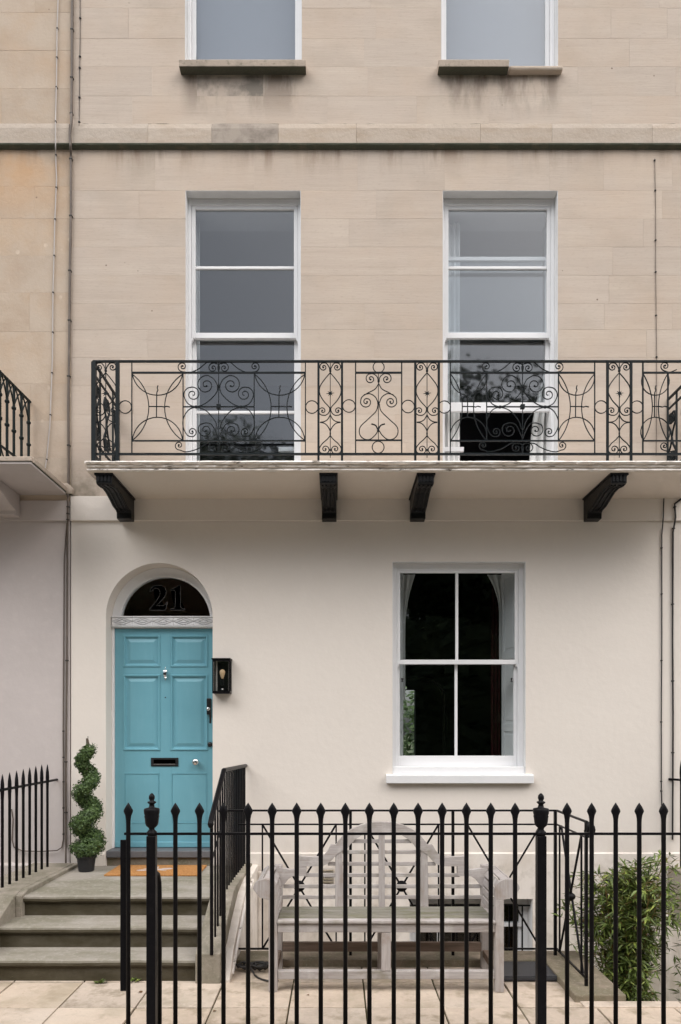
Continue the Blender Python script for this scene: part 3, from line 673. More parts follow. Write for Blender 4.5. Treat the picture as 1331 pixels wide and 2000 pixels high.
# fanlight: arched frame, glass, figures
FC, FZ, FR = -1.612, 2.715, .425
mb = MB(); n = 32
for i in range(n):
    for (ra, rb, cxa, cza, cxb, czb, ya, yb) in ((FR, DR - .002, FC, FZ, DC, DSZ, DY - .008, DY + .05), (FR - .0, FR + .022, FC, FZ, FC, FZ, DY - .02, DY - .008)):
        a0, a1 = pi - pi * i / n, pi - pi * (i + 1) / n
        P_ = [(cxa + ra * cos(a0), cza + ra * sin(a0)), (cxb + rb * cos(a0), czb + rb * sin(a0)), (cxb + rb * cos(a1), czb + rb * sin(a1)), (cxa + ra * cos(a1), cza + ra * sin(a1))]
        mb.prism(P_, 'y', ya, yb)
fl = mb.build('fanlight', 'white', house)
mb = MB(); mb.prism([(FC + (FR + .01) * cos(pi - pi * i / n), FZ + (FR + .01) * sin(pi - pi * i / n)) for i in range(n + 1)], 'y', DY + .015, DY + .02)
mb.build('pane', 'glass', fl)
def cz(p): return (wx(190 + p[0] / 4.59, DY), wz(1080 + p[1] / 4.59, DY))
two = [(470, 345), (478, 318), (500, 296), (530, 288), (575, 290), (605, 308), (618, 340), (612, 375), (590, 410), (560, 440), (525, 470), (592, 470), (612, 458), (620, 440), (629, 440), (612, 512), (470, 512), (470, 500), (520, 440), (550, 398), (563, 360), (560, 335), (545, 318), (520, 314), (498, 325), (480, 348)]
one = [(660, 322), (700, 308), (730, 288), (746, 288), (746, 480), (756, 494), (788, 500), (788, 511), (655, 511), (655, 500), (688, 494), (699, 480), (699, 345), (690, 333), (662, 333)]
import bmesh
for nm, poly in (('two', two), ('one', one)):
    P_ = [cz(p) for p in poly]; org = (P_[0][0], DY + .012, P_[0][1])
    me = bpy.data.meshes.new('numeral'); bm = bmesh.new()
    vs = [bm.verts.new((p[0] - org[0], 0, p[1] - org[2])) for p in P_]; f_ = bm.faces.new(vs); bmesh.ops.triangulate(bm, faces=[f_])
    bm.to_mesh(me); bm.free(); me.materials.append(M['number'])
    nu = inst('numeral', me, fl, org); nu['label'] = 'figure 2 of the house number' if nm == 'two' else 'figure 1 of the house number'
    MB().sweep([(p[0], DY + .011, p[1]) for p in P_], .0013, 4, closed=True).build('numeral_outline', 'number_edge', fl)
# threshold
box(DOOR[0] + .002, DOOR[1] - .002, -.004, DY + .1, dz(1668), DB - .002).build('threshold', 'slate', house, bevel=.006)
box(DOOR[0] + .002, DOOR[1] - .002, .024, .5, .40, dz(1668) - .001).build('door_riser', 'kerb', house)
box(DOOR[0] - .11, DOOR[0] - .001, -.04, -.0245, .447, .555).build('plinth_return', 'stucco', house, bevel=.004)

# ---------------- balcony slab (part of the house) and brackets
BX0, BX1, BY = -2.043, 3.20, -.75
zt, zb_ = 3.893, 3.815
prof = [(0, zb_), (-.70, zb_), (-.712, zb_ + .002), (-.728, zb_ + .010), (-.728, zb_ + .022), (-.704, zb_ + .027), (-.736, zb_ + .033), (-.744, zb_ + .043), (-.716, zb_ + .051), (-.744, zb_ + .057), (-.756, zb_ + .067), (-.750, zt), (0, zt + .004)]
n = 300; vs = []; fs = []; r = random.Random(4); m_ = len(prof); j1 = [0] * m_
for i in range(n + 1):
    for k in range(m_): j1[k] = j1[k] * .72 + r.uniform(-.0022, .0022)
    chip = -.006 if r.random() < .035 else 0
    for k, (y, z) in enumerate(prof):
        e = j1[k] if 2 <= k <= 11 else 0
        vs.append((BX0 + (BX1 - BX0) * i / n, y + e - (chip if k > 8 and k < 12 else 0), z + (e * .8 if 3 <= k <= 11 else 0)))
for i in range(n): fs += [(i * m_ + k, (i + 1) * m_ + k, (i + 1) * m_ + (k + 1) % m_, i * m_ + (k + 1) % m_) for k in range(m_)]
fs += [tuple(range(m_)), tuple(n * m_ + k for k in range(m_))[::-1]]
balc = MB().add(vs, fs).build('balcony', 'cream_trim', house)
endp = [(-.749, zb_ + .058), (-.749, zt - .001), (0, zt - .001), (0, zb_ + .058)]
MB().prism(endp, 'x', BX0 - .012, BX0 - .0005).build('balcony_end', 'cream_trim', balc)
for cx_ in (-1.918, -.063, .742, 2.335):
    hw = .066
    pr = [(-.68, zb_ - .001), (-.68, 3.742), (-.655, 3.735), (-.60, 3.738), (-.57, 3.725), (-.40, 3.705), (-.22, 3.675), (-.12, 3.655), (-.115, 3.618), (-.022, 3.612), (-.022, zb_ - .001)]
    # taper seen in the photo: deeper curve to the wall foot
    pr = [(-.68, 3.814), (-.68, 3.735), (-.655, 3.728), (-.61, 3.730), (-.54, 3.742), (-.44, 3.735), (-.33, 3.705), (-.235, 3.675), (-.15, 3.668), (-.125, 3.655), (-.12, 3.605), (-.023, 3.600), (-.023, 3.814)]
    b = MB().prism(pr, 'x', cx_ - hw, cx_ + hw).build('bracket', 'bracket', balc, bevel=.004)
    mb = MB()
    for q in (-.044, -.015, .015, .044): mb.box(cx_ + q - .009, cx_ + q + .009, -.688, -.675, 3.748, 3.805)
    mb.box(cx_ - hw - .01, cx_ + hw + .01, -.694, -.0235, 3.800, 3.8145)
    for q in (-.05, -.02, .02, .05):
        mb.sweep([(cx_ + q, y, z - .002) for y, z in pr[2:9]], .008, 5)
    mb.build('fluting', 'bracket', b)

# ================================================================== BALCONY RAILING
BR = empty('balcony_railing', (-2.0, -.70, 3.893), 'long blue black wrought iron balcony railing of scrolls, rings and crosses above the teal door', 'railing')
RY = -.70
def bp(p, Y=RY): return (wx(p[0], Y), Y, wz(p[1], Y))
def iron(name, pts, r=.0043, closed=False, parent=BR, m='iron_b', flat=1.5):
    mb = MB().sweep(pts, r, 6, closed, flat=flat); return mb.build(name, m, parent, org=pts[0])
def spiral(c, start, turns, dr, rend=.12, n=34):
    r0 = math.hypot(start[0] - c[0], start[1] - c[1]); a0 = math.atan2(start[1] - c[1], start[0] - c[0]); out = []
    for i in range(n + 1):
        t = i / n; rr = r0 * (1 - t * (1 - rend)); a = a0 + dr * turns * 2 * pi * t
        out.append((c[0] + rr * cos(a), c[1] + rr * sin(a)))
    return out
def scroll(pts, c=None, turns=1.5, dr=1, pre=None, r=.0043, mirror=None, Y=RY, name='scroll', parent=BR, conv=None):
    P_ = [(p.x, p.y) for p in crom(pts, 6)]
    if c: P_ = P_ + spiral(c, P_[-1], turns, dr)[1:]
    if pre: P_ = spiral(pre[0], P_[0], pre[1], pre[2])[1:][::-1] + P_
    outs = [P_]
    if mirror is not None: outs.append([(2 * mirror - p[0], p[1]) for p in P_])
    for o_ in outs: iron(name, [conv(p) if conv else bp(p, Y) for p in o_], r, parent=parent)
    if c or pre:
        for o_ in outs:
            e = o_[-1] if c else o_[0]; p = conv(e) if conv else bp(e, Y)
            MB().lathe([(.002, -.008), (.008, -.004), (.008, .004), (.002, .008)], p, 6).build('scroll_eye', 'iron_b', parent)
def arc3(a, m, b, n=18):
    ax, ay = a; bx_, by = m; cx_, cy = b; d_ = 2 * (ax * (by - cy) + bx_ * (cy - ay) + cx_ * (ay - by))
    ux = ((ax * ax + ay * ay) * (by - cy) + (bx_ * bx_ + by * by) * (cy - ay) + (cx_ * cx_ + cy * cy) * (ay - by)) / d_
    uy = ((ax * ax + ay * ay) * (cx_ - bx_) + (bx_ * bx_ + by * by) * (ax - cx_) + (cx_ * cx_ + cy * cy) * (bx_ - ax)) / d_
    r_ = math.hypot(ax - ux, ay - uy); t0, t1, t2 = (math.atan2(y - uy, x - ux) for x, y in (a, m, b))
    def un(t, ref):
        while t < ref: t += 2 * pi
        return t
    t1u, t2u = un(t1, t0), un(t2, t0)
    if t1u > t2u: t2u = t2u - 2 * pi
    return [(ux + r_ * cos(t0 + (t2u - t0) * i / n), uy + r_ * sin(t0 + (t2u - t0) * i / n)) for i in range(n + 1)]
def bar(p, q, wd=.011, name='bar', Y=RY, parent=BR, dep=None):
    a, b = bp(p, Y), bp(q, Y); h = wd / 2; dp = (dep or wd) / 2
    if abs(p[0] - q[0]) < .5: mb = MB().box(a[0] - h, a[0] + h, Y - dp, Y + dp, min(a[2], b[2]), max(a[2], b[2]))
    else: mb = MB().box(min(a[0], b[0]), max(a[0], b[0]), Y - dp, Y + dp, a[2] - h, a[2] + h)
    return mb.build(name, 'iron_b', parent, org=a)
def ring(c, r_, name='ring', Y=RY): iron(name, [bp((c[0] + r_ * cos(t), c[1] + r_ * sin(t)), Y) for t in [2 * pi * k / 26 for k in range(26)]], .0042, True)
def knot(c, s=.011, name='collar'):
    p = bp(c); MB().box(p[0] - s, p[0] + s, p[1] - s, p[1] + s, p[2] - s, p[2] + s).build(name, 'iron_b', BR, org=p, bevel=.003)
LASTX = 1381
iron_top = bar((183, 706), (LASTX, 706), .013, 'top_rail', dep=.022)
bar((183, 887), (LASTX, 887), .015, 'bottom_rail', dep=.02)
def narrow(c, end=None):
    for sx in (-23, 23):
        wd = .018
        if end == 'L' and sx < 0: wd = .036
        if end == 'L' and sx > 0: wd = .028
        p = bp((c + sx, 706)); MB().box(p[0] - wd / 2, p[0] + wd / 2, RY - wd / 2, RY + wd / 2, 3.89, p[2] - .008).build('post', 'iron_b', BR, org=p)
    bar((c, 709), (c, 894), .006, 'thin_bar', dep=.006)
    scroll([(c, 728), (c - 2, 718), (c - 8, 709.5), (c - 15, 709)], (c - 13, 717), 1.35, -1, mirror=c)
    knot((c, 724), .009)
    scroll([(c, 728), (c - 11, 741), (c - 20, 755), (c - 20.5, 769), (c - 13, 783), (c - 3, 794), (c, 800)], mirror=c)
    scroll([(c, 797), (c - 3, 806), (c - 9, 811), (c - 16, 811)], (c - 15, 802.5), 1.35, 1, mirror=c)
    knot((c, 799), .009)
    scroll([(c, 810), (c - 5, 819), (c - 12, 823.5), (c - 20, 824.5)], mirror=c)
    scroll([(c - 20, 825), (c - 11, 827), (c - 4, 834), (c, 843), (c, 850), (c - 6, 858), (c - 15, 866), (c - 21, 875), (c - 20, 883), (c - 14, 886)], (c - 10, 877.5), 1.4, -1, mirror=c)
    knot((c, 879), .007)
    p = bp((c, 769)); mb = MB(); pts = []
    for k in range(16):
        a = 2 * pi * k / 16 + .1; rr = (.034 if k % 4 == 0 else .027) if k % 2 == 0 else .010; pts.append((p[0] + rr * cos(a), p[2] + rr * sin(a)))
    mb.prism(pts, 'y', RY - .010, RY - .004); mb.build('star', 'iron_b', BR, org=p)
def xbrace(a, b, l=.33, r2=.36, vr=.12):
    c = (a + b) / 2; w_ = b - a
    iron('arc', [bp(p) for p in arc3((a + 1, 731), (c, 772), (b - 1, 731))]); iron('arc', [bp(p) for p in arc3((a + 1, 860), (c, 815), (b - 1, 860))])
    iron('arc', [bp(p) for p in arc3((a + 1, 731), (a + w_ * l, 795), (a + 1, 860))]); iron('arc', [bp(p) for p in arc3((b - 1, 731), (b - w_ * r2, 795), (b - 1, 860))])
    rr = random.Random(int(a))
    iron('twisted_bar', [bp((c - 2, 815)), bp((c - 1.5, 770)), bp((c - 1, 766)), bp((c + 1, 762)), bp((c - .5, 758)), bp((c + 1, 753))], .0045)
    iron('twisted_bar', [bp((a + w_ * l, 794)), bp((c + 8, 794)), bp((c + 14, 795)), bp((c + 18, 793.5)), bp((c + 24, 795))], .0048)
def scrollblock(c, clip=None):
    bar((c, 707), (c, 861), .006, 'thin_bar', dep=.006)
    bar((c - 69.5, 794.5), (c + 69.5, 794.5), .009, 'middle_rail')
    scroll([(c - 4, 711), (c - 14, 707.5), (c - 23, 708), (c - 38, 720), (c - 52, 726.5), (c - 62, 727), (c - 71, 726)], (c - 70.5, 716), 1.5, 1, mirror=c)
    scroll([(c, 728), (c + 1.5, 716), (c - 5, 709), (c - 13, 709.5)], (c - 11, 718.5), 1.4, -1, mirror=c)
    scroll([(c - 52, 756), (c - 61, 758.5), (c - 67, 766), (c - 67, 776), (c - 59, 789), (c - 44, 794), (c - 26, 788), (c - 8, 772), (c - 2, 758), (c - 8, 742), (c - 20, 733.5)], (c - 24.5, 752), 1.6, -1, pre=((c - 50.5, 770), 1.5, 1), mirror=c)
    scroll([(c - 2, 838), (c - 8, 821), (c - 25, 802), (c - 44, 796), (c - 59, 801), (c - 69, 818), (c - 69, 835), (c - 61, 850), (c - 52, 853)], (c - 52, 843.5), 1.4, -1, mirror=c)
    scroll([(c, 858), (c - 4, 847), (c - 13, 830), (c - 24, 826), (c - 36, 829)], (c - 26, 840), 1.5, -1, mirror=c)
    scroll([(c - 3, 866), (c - 22, 866), (c - 34, 873), (c - 47, 879), (c - 64, 882.5), (c - 76, 879)], (c - 77, 870), 1.4, 1, mirror=c)
    scroll([(c, 885), (c + 1, 873), (c - 5, 866), (c - 14, 866)], (c - 12, 875), 1.35, -1, mirror=c)
    knot((c, 754), .010); knot((c, 794.5), .017); knot((c - 44, 795), .010); knot((c + 44, 795), .010)
# panels from left to right
narrow(207, 'L'); ring((245, 795), 12.3)
def wide(a, b, s0, s1, c):
    for x in (a, b): bar((x, 706), (x, 887), .0085, 'upright')
    for x in (s0, s1): bar((x, 728), (x, 861), .008, 'upright')
    bar((a, 728), (b, 728), .013, 'panel_rail'); bar((a, 861), (b, 861), .011, 'panel_rail')
    if s0 - a > 60: xbrace(a, s0); xbrace(s1, b)
    else: xbrace(a, s0, .38, .38); xbrace(s1, b, .38, .38)
    scrollblock(c)
wide(258, 597, 358, 497, 427.5); ring((609.7, 795), 12.3)
narrow(645.5); ring((682, 793), 12.3)
for x in (695, 785): bar((x, 706), (x, 887), .010, 'upright')
bar((695, 728), (785, 728), .013, 'panel_rail'); bar((695, 860), (785, 860), .011, 'panel_rail')
ring((740, 717), 10.8); ring((739, 873.5), 11.6)
bar((739.5, 729), (739.5, 860), .006, 'thin_bar', dep=.006)
scroll([(740, 747), (737, 736), (729, 730), (721, 730.5)], (724.5, 740), 1.4, -1, mirror=740); knot((740, 744), .009)
scroll([(740, 749), (733, 760), (718, 768), (707, 776), (704.5, 786)], (716, 785), 1.5, -1, mirror=740)
scroll([(739, 788), (734, 776), (723, 769), (711, 771)], mirror=740); knot((739.5, 787), .009)
scroll([(739, 788), (735, 803), (718, 820), (704, 834), (703, 848), (711, 857), (723, 858), (733, 850), (739, 841)], mirror=740); knot((739, 841), .009)
scroll([(738.5, 839), (734, 831), (726, 828)], mirror=739, r=.006)
ring((797.5, 794), 12.3)
narrow(834.5); ring((868.5, 795), 12.0)
wide(880, 1162, 951, 1091, 1021); ring((1174.5, 795), 12.3)
narrow(1210); ring((1244.5, 795), 12)
for x in (1256, 1333): bar((x, 706), (x, 887), .011, 'upright')
bar((1305, 728), (1305, 861), .011, 'upright')
bar((1256, 728), (1333, 728), .013, 'panel_rail'); bar((1256, 861), (1333, 861), .011, 'panel_rail')
xbrace(1256, 1305, .38, .38)
scroll([(1322, 722), (1308, 727), (1297, 724)], (1299.5, 715), 1.5, 1); scroll([(1320, 880), (1308, 882), (1296, 879)], (1298, 871), 1.4, 1)
narrow(1358)
# side returns to the wall
def side(xs, sgn):
    def q(s, py):     # s: 0 at the front, 1 at the wall; py as on the front panel
        return (xs, RY + s * (abs(RY) - .005), wz(py, RY))
    def rod(a, b, wd, name):
        mb = MB().sweep([a, b], wd / 2 * 1.25, 4); mb.build(name, 'iron_b', BR, org=a)
    rod(q(0, 706), q(1, 706), .020, 'side_top_rail'); rod(q(0, 728), q(1, 728), .016, 'side_rail'); rod(q(0, 861), q(1, 861), .016, 'side_rail'); rod(q(0, 887), q(1, 887), .020, 'side_bottom_rail')
    for s_ in (.25, .75, 1.0): rod(q(s_, 706), q(s_, 887), .016, 'side_bar')
    cv = lambda p: q((p[0]) / 166.0, p[1])
    for m_ in (20, 83, 146):
        scroll([(m_, 794), (m_ - 6, 780), (m_ - 18, 762), (m_ - 12, 745)], (m_ - 5, 755), 1.4, 1, mirror=m_, r=.0085, conv=cv)
        scroll([(m_, 796), (m_ - 6, 812), (m_ - 18, 830), (m_ - 12, 846)], (m_ - 5, 836), 1.4, -1, mirror=m_, r=.0085, conv=cv)
side(-2.0, 1); side(3.05, -1)

# ================================================================== NEIGHBOUR (left)
nb = empty('neighbouring_house', (-4.5, 0, 0), 'grey stuccoed neighbouring house with orange stained buff stone, on the left', 'house')
NL = -7.5
nw = wall_boxes(NL, XL - .001, 3.80, 11.2, [], .0016, .5).build('upper_wall', 'mortar_n', nb)
ashlar(nw, NL, XL - .004, [3.88, 4.20, 4.54, 4.88, 5.36, 5.72, 6.06, 6.40, 6.70, 7.035], [], 'stone_n', 12, gap=.0013, wmin=.40, wmax=.9)
ashlar(nw, NL, XL - .004, [7.26, 7.60, 7.95, 8.30, 8.65], [], 'stone_n', 13, gap=.0013, wmin=.40, wmax=.9)
ashlar(nw, NL, XL - .004, [8.65, 9.5, 11.2], [], 'stone_n', 14, wmin=1.5, wmax=2.4)
band(nb, NL, XL - .004, 33)
MB().box(NL, XL - .012, 0, .5, -1.9, 3.80).build('stucco_wall', 'stucco_n', nb)
MB().prism([(-.022, 3.615), (-.022, 3.80), (-.001, 3.80), (-.001, 3.612)], 'x', NL, XL - .012).build('plat_band', 'stucco_n', nb, bevel=.003)
MB().prism([(-.03, -1.9), (-.03, .45), (-.012, .47), (-.001, .47), (-.001, -1.9)], 'x', NL, XL - .012).build('plinth', 'stucco_n', nb)
nbal = MB().prism([(-.79, 3.852), (-.79, 3.905), (0, 3.925), (0, 3.852)], 'x', NL, -2.475)
nbo = nbal.build('balcony', 'stucco_n', nb, bevel=.004)
MB().prism([(-.80, 3.872), (-.80, 3.912), (-.765, 3.915), (-.765, 3.872)], 'x', NL, -2.465).build('balcony_edge', 'sill_stone', nbo, bevel=.006)
MB().prism([(-2.506, 3.856), (-2.462, 3.872), (-2.458, 3.915), (-2.50, 3.93)], 'y', -.764, -.02).build('balcony_edge', 'sill_stone', nbo, bevel=.008)
for cx_ in (-2.98,):
    MB().prism([(-.70, 3.851), (-.69, 3.80), (-.58, 3.775), (-.38, 3.76), (-.22, 3.70), (-.12, 3.68), (-.12, 3.64), (-.023, 3.64), (-.023, 3.851)], 'x', cx_ - .08, cx_ + .08).build('bracket', 'stucco_n', nbo, bevel=.006)
# broken masonry lump between the two houses
MB().prism([(-2.62, 3.86), (-2.42, 3.85), (-2.405, 3.90), (-2.46, 3.955), (-2.60, 3.945)], 'y', -.045, .03).build('mortar_patch', 'sill_stone', nb, bevel=.012)
NR = empty('neighbouring_balcony_railing', (-2.81, 0, 3.92), 'green black gothic arched balcony railing at the left edge of the photo', 'railing')
def nq(Y, z): return (-2.81, Y, z)
MB().sweep([nq(-.78, 4.685), nq(-.01, 4.705)], .012, 4).build('top_rail', 'iron_n', NR); MB().sweep([nq(-.78, 4.07), nq(-.01, 4.10)], .011, 4).build('bottom_rail', 'iron_n', NR)
ys = [-.76, -.61, -.48, -.35, -.20, -.05]
for k, y in enumerate(ys):
    MB().sweep([nq(y, 3.92), nq(y, 4.70)], .013 if k else .018, 6).build('bar', 'iron_n', NR)
    for zz in (4.30, 4.50):
        MB().lathe([(.010, -.018), (.021, -.006), (.021, .006), (.010, .018)], (-2.81, y, zz), 8).build('knuckle', 'iron_n', NR)
    if k < len(ys) - 1:
        b = ys[k + 1]; MB().sweep([nq(y + (b - y) * t, 4.52 + .17 * sin(pi / 2 * t)) for t in [i / 8 for i in range(9)]], .007, 5).build('arch', 'iron_n', NR)
        MB().sweep([nq(b - (b - y) * t, 4.52 + .17 * sin(pi / 2 * t)) for t in [i / 8 for i in range(9)]], .007, 5).build('arch', 'iron_n', NR)
        MB().sweep([nq(y, 4.08), nq(b, 3.93)], .007, 5).build('brace', 'iron_n', NR)
for xx in [-2.95 - .14 * k for k in range(12)]: MB().sweep([(xx, -.76, 3.92), (xx, -.76, 4.69)], .011, 6).build('bar', 'iron_n', NR)
MB().sweep([(-4.6, -.76, 4.69), (-2.81, -.76, 4.69)], .012, 4).build('top_rail', 'iron_n', NR)

# ================================================================== CABLES AND CONDUITS
def cable(label, pts, r, m, clips, group=None, Y=-.012, cat='cable', name='cable', cr=.008):
    e = empty(name, bp(pts[0], Y), label, cat, group)
    def yw(py):
        z = wz(py, -.02)
        if 6.99 < z < 7.31: return min(Y, -.060)
        if (3.58 < z < 3.87 or z < .59): return min(Y, -.034)
        return Y
    P_ = []
    for a, b in zip(pts, pts[1:]):
        k_ = max(1, int(math.hypot(b[0] - a[0], b[1] - a[1]) / 9))
        P_ += [bp((a[0] + (b[0] - a[0]) * q / k_, a[1] + (b[1] - a[1]) * q / k_), yw(a[1] + (b[1] - a[1]) * q / k_)) for q in range(k_)]
    P_.append(bp(pts[-1], yw(pts[-1][1])))
    MB().sweep(P_, r, 6).build('line', m, e, smooth=True)
    for t in clips:
        for a, b in zip(pts, pts[1:]):
            if min(a[1], b[1]) <= t <= max(a[1], b[1]) and a[1] != b[1]:
                u = (t - a[1]) / (b[1] - a[1]); c = bp((a[0] + (b[0] - a[0]) * u, t), yw(t))
                MB().box(c[0] - cr, c[0] + cr, c[1] - max(.006, r * 1.1), c[1] + r * 1.1 + .006, c[2] - .006, c[2] + .006).build('clip', 'cable_b', e, bevel=.003)
                break
    return e
cable('thin grey white cable clipped down the buff stone at the far left', [(115, -30), (112, 60), (111, 150), (109, 235), (109, 292), (111, 350), (108, 425), (106, 500), (104, 570), (103, 700), (98, 830), (92, 895), (87, 926)], (.0055), 'cable_w', (55, 112, 170, 237, 302, 366, 428, 499, 571, 649, 728, 810, 897), Y=-.012)
for (a, b_) in ((0, 0),):
    cable('dark brown conduit running down the joint between the two houses', [(142, -30), (141, 140), (140, 240), (137, 262), (139, 300), (139, 420), (137, 530), (136, 660), (134, 800), (135, 905), (133, 970)], .0125, 'pipe', (58, 152, 222, 311, 422, 529, 626, 735, 870), Y=-.018, cat='conduit', name='conduit', cr=.014)
cable('broken black wire beside the conduit near the top of the wall', [(157, -20), (157, 80), (156, 130), (155, 245)], .0028, 'cable_b', (35, 110, 132, 190, 238), Y=-.006, cr=.010)
cable('dark double pipe down the stucco joint left of the door', [(134, 935), (132, 1060), (131, 1300), (129, 1500), (129, 1690)], .0085, 'pipe', (990, 1003, 1015, 1290, 1488, 1587), Y=-.012, cat='conduit', name='conduit', cr=.012)
cable('thin grey cable on the grey stucco curving to the left above the plinth', [(131, 1022), (126, 1090), (125, 1250), (124, 1420), (124, 1640), (121, 1655), (112, 1661), (80, 1663), (45, 1662), (28, 1655), (24, 1640), (26, 1600), (23, 1580)], .0055, 'pipe', (1428, 1479, 1527, 1578, 1629), Y=-.008, cr=.008)
cable('faint wire with dark clips running down the stone right of the right window', [(1279, 310), (1281, 400), (1281, 520), (1283, 700), (1282, 890)], .0028, 'pipe', (313, 372, 469, 531, 616, 697), Y=-.006, cr=.008)
cable('black cable bending away right under the balcony, left of two', [(1345, 930), (1331, 948), (1315, 953), (1297, 971), (1296, 1010), (1293, 1045), (1293, 1250), (1292, 1400), (1292, 1540), (1295, 1640)], .0058, 'cable_b', (1070, 1160, 1290, 1410, 1526, 1545), Y=-.010, cr=.008)
cable('thicker black cable at the right edge below the balcony', [(1345, 962), (1331, 975), (1318, 984), (1320, 1010), (1315, 1040), (1314, 1250), (1315, 1400), (1314, 1640)], .0082, 'cable_b', (990, 1032, 1180, 1330, 1470), Y=-.012, cr=.011)

# ================================================================== FRONT STEPS
ST = empty('front_steps', (-1.65, -1.0, 0), 'worn grey stone front steps with three mossy risers up to the teal door', 'steps')
r1 = .149
def stepblock(name, x0, x1, yf, yb, z0, z1, nose=.03):
    pr = [(yf + nose, z0), (yf + nose, z1 - .052), (yf + .008, z1 - .046), (yf, z1 - .034), (yf, z1 - .016), (yf + .008, z1 - .004), (yf + .025, z1), (yb, z1), (yb, z0)]
    n = 40; m_ = len(pr); vs = []; fs = []; rr = random.Random(int(z1 * 100)); w_ = 0
    for i in range(n + 1):
        w_ = w_ * .8 + rr.uniform(-.0016, .0016)
        for k, (y, z) in enumerate(pr): vs.append((x0 + (x1 - x0) * i / n, y + (w_ if 2 <= k <= 5 else 0), z + (w_ * .8 if 3 <= k <= 6 else 0)))
    for i in range(n): fs += [(i * m_ + k, (i + 1) * m_ + k, (i + 1) * m_ + (k + 1) % m_, i * m_ + (k + 1) % m_) for k in range(m_)]
    fs += [tuple(range(m_)), tuple(n * m_ + k for k in range(m_))[::-1]]
    return MB().add(vs, fs).build(name, 'step', ST)
XI = -.945
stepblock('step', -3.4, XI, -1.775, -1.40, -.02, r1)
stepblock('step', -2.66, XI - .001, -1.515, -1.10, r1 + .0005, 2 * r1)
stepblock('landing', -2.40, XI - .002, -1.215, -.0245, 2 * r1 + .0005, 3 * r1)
# right parapet
pp = [(-1.80, 0), (-1.80, .20), (-1.66, .275), (-1.17, .475), (-1.08, .49), (0, .47), (0, 0)]
MB().prism(pp, 'x', -.944, -.775).build('parapet', 'parapet', ST, bevel=.006)
# painted flank below it
MB().prism([(-1.78, -1.9), (-1.78, .02), (-1.62, .16), (-1.30, .30), (-.95, .42), (-.60, .455), (0, .455), (0, -1.9)], 'x', -.774, -.715).build('flank_wall', 'stucco', ST, bevel=.004)
MB().sweep([(-.712, -1.70, .03), (-.705, -1.5, .17), (-.705, -1.25, .27), (-.71, -.9, .385), (-.71, -.5, .42)], .012, 6).build('flank_pipe', 'cream_trim', ST)
# left parapet
pl_ = [(-1.98, 0), (-1.98, .14), (-1.75, .235), (-1.25, .46), (-1.10, .485), (-.03, .475), (-.03, 0)]
MB().prism(pl_, 'x', -2.78, -2.40).build('parapet', 'parapet', ST, bevel=.006)
MB().prism([(-.03, .0), (-.03, .473), (-1.10, .483), (-1.24, .458), (-1.24, 0)], 'x', -2.3995, -2.352).build('parapet_nosing', 'parapet', ST, bevel=.004)
MB().prism([(-2.05, -.01), (-2.05, .10), (-1.76, .23), (-1.30, .44), (-1.30, -.01)], 'x', -3.1, -2.781).build('parapet', 'parapet', ST, bevel=.006)

# doormat
mt = box(-1.98, -1.18, -.49, -.055, .4475, .462).build('doormat', 'coir', None, org=(-1.58, -.27, .4475), bevel=.004)
tag(mt, 'rectangular orange coir doormat with a pale print on the landing', 'doormat')
mb = MB()
for cx_, cy, hw, hh, an in ((-1.60, -.27, .13, .022, .25), (-1.60, -.27, .12, .020, -.35), (-1.60, -.27, .018, .13, 0), (-1.50, -.24, .05, .03, .1), (-1.70, -.31, .05, .025, .2)):
    P_ = [(cx_ + hw * cos(t) * cos(an) - hh * sin(t) * sin(an), cy + hw * cos(t) * sin(an) + hh * sin(t) * cos(an)) for t in [2 * pi * k / 14 for k in range(14)]]
    zz = .4622 + .0006 * len(mb.f) / 16; mb.prism(P_, 'z', .461, zz + .0006)
mb.build('mat_print', 'coir_print', mt)

# ---------------- step railing (right)
SR = empty('step_railing', (-.834, -1.0, .47), 'plain black iron railing sloping down the right side of the steps', 'railing')
xr = -.834
def topz(y): return 1.365 + (-y) * .03 if y > -1.27 else 1.40 - (-1.27 - y) * .545
def botz(y):
    for (ya, za), (yb, zb) in zip(pp[1:], pp[2:]):
        if ya <= y <= yb and yb != ya: return za + (zb - za) * (y - ya) / (yb - ya)
    return .47
MB().sweep([(xr, -.0, topz(-.0)), (xr, -1.27, topz(-1.27)), (xr, -1.80, topz(-1.80)), (xr, -1.83, topz(-1.83) - .01)], .016, 8, flat=1.2).build('handrail', 'iron', SR)
MB().lathe([(.004, -.03), (.016, -.02), (.022, 0), (.016, .018), (.004, .026)], (xr, -1.835, topz(-1.83) - .02), 12).build('rail_end_ball', 'iron', SR, smooth=True)
y = -.06; k = 0
proto = None
while y > -1.76:
    zt_, zb__ = topz(y) - .008, botz(y) - .01
    MB().sweep([(xr, y, zb__), (xr, y, zt_)], .0075, 6).build('bar', 'iron', SR, org=(xr, y, zb__)); y -= .1065
MB().sweep([(xr, -1.80, botz(-1.79) - .01), (xr, -1.80, topz(-1.80))], .012, 8).build('newel', 'iron', SR)
MB().sweep([(xr, -1.79, .82), (xr, -1.27, 1.06)], .006, 6).build('lower_rail', 'iron', SR)

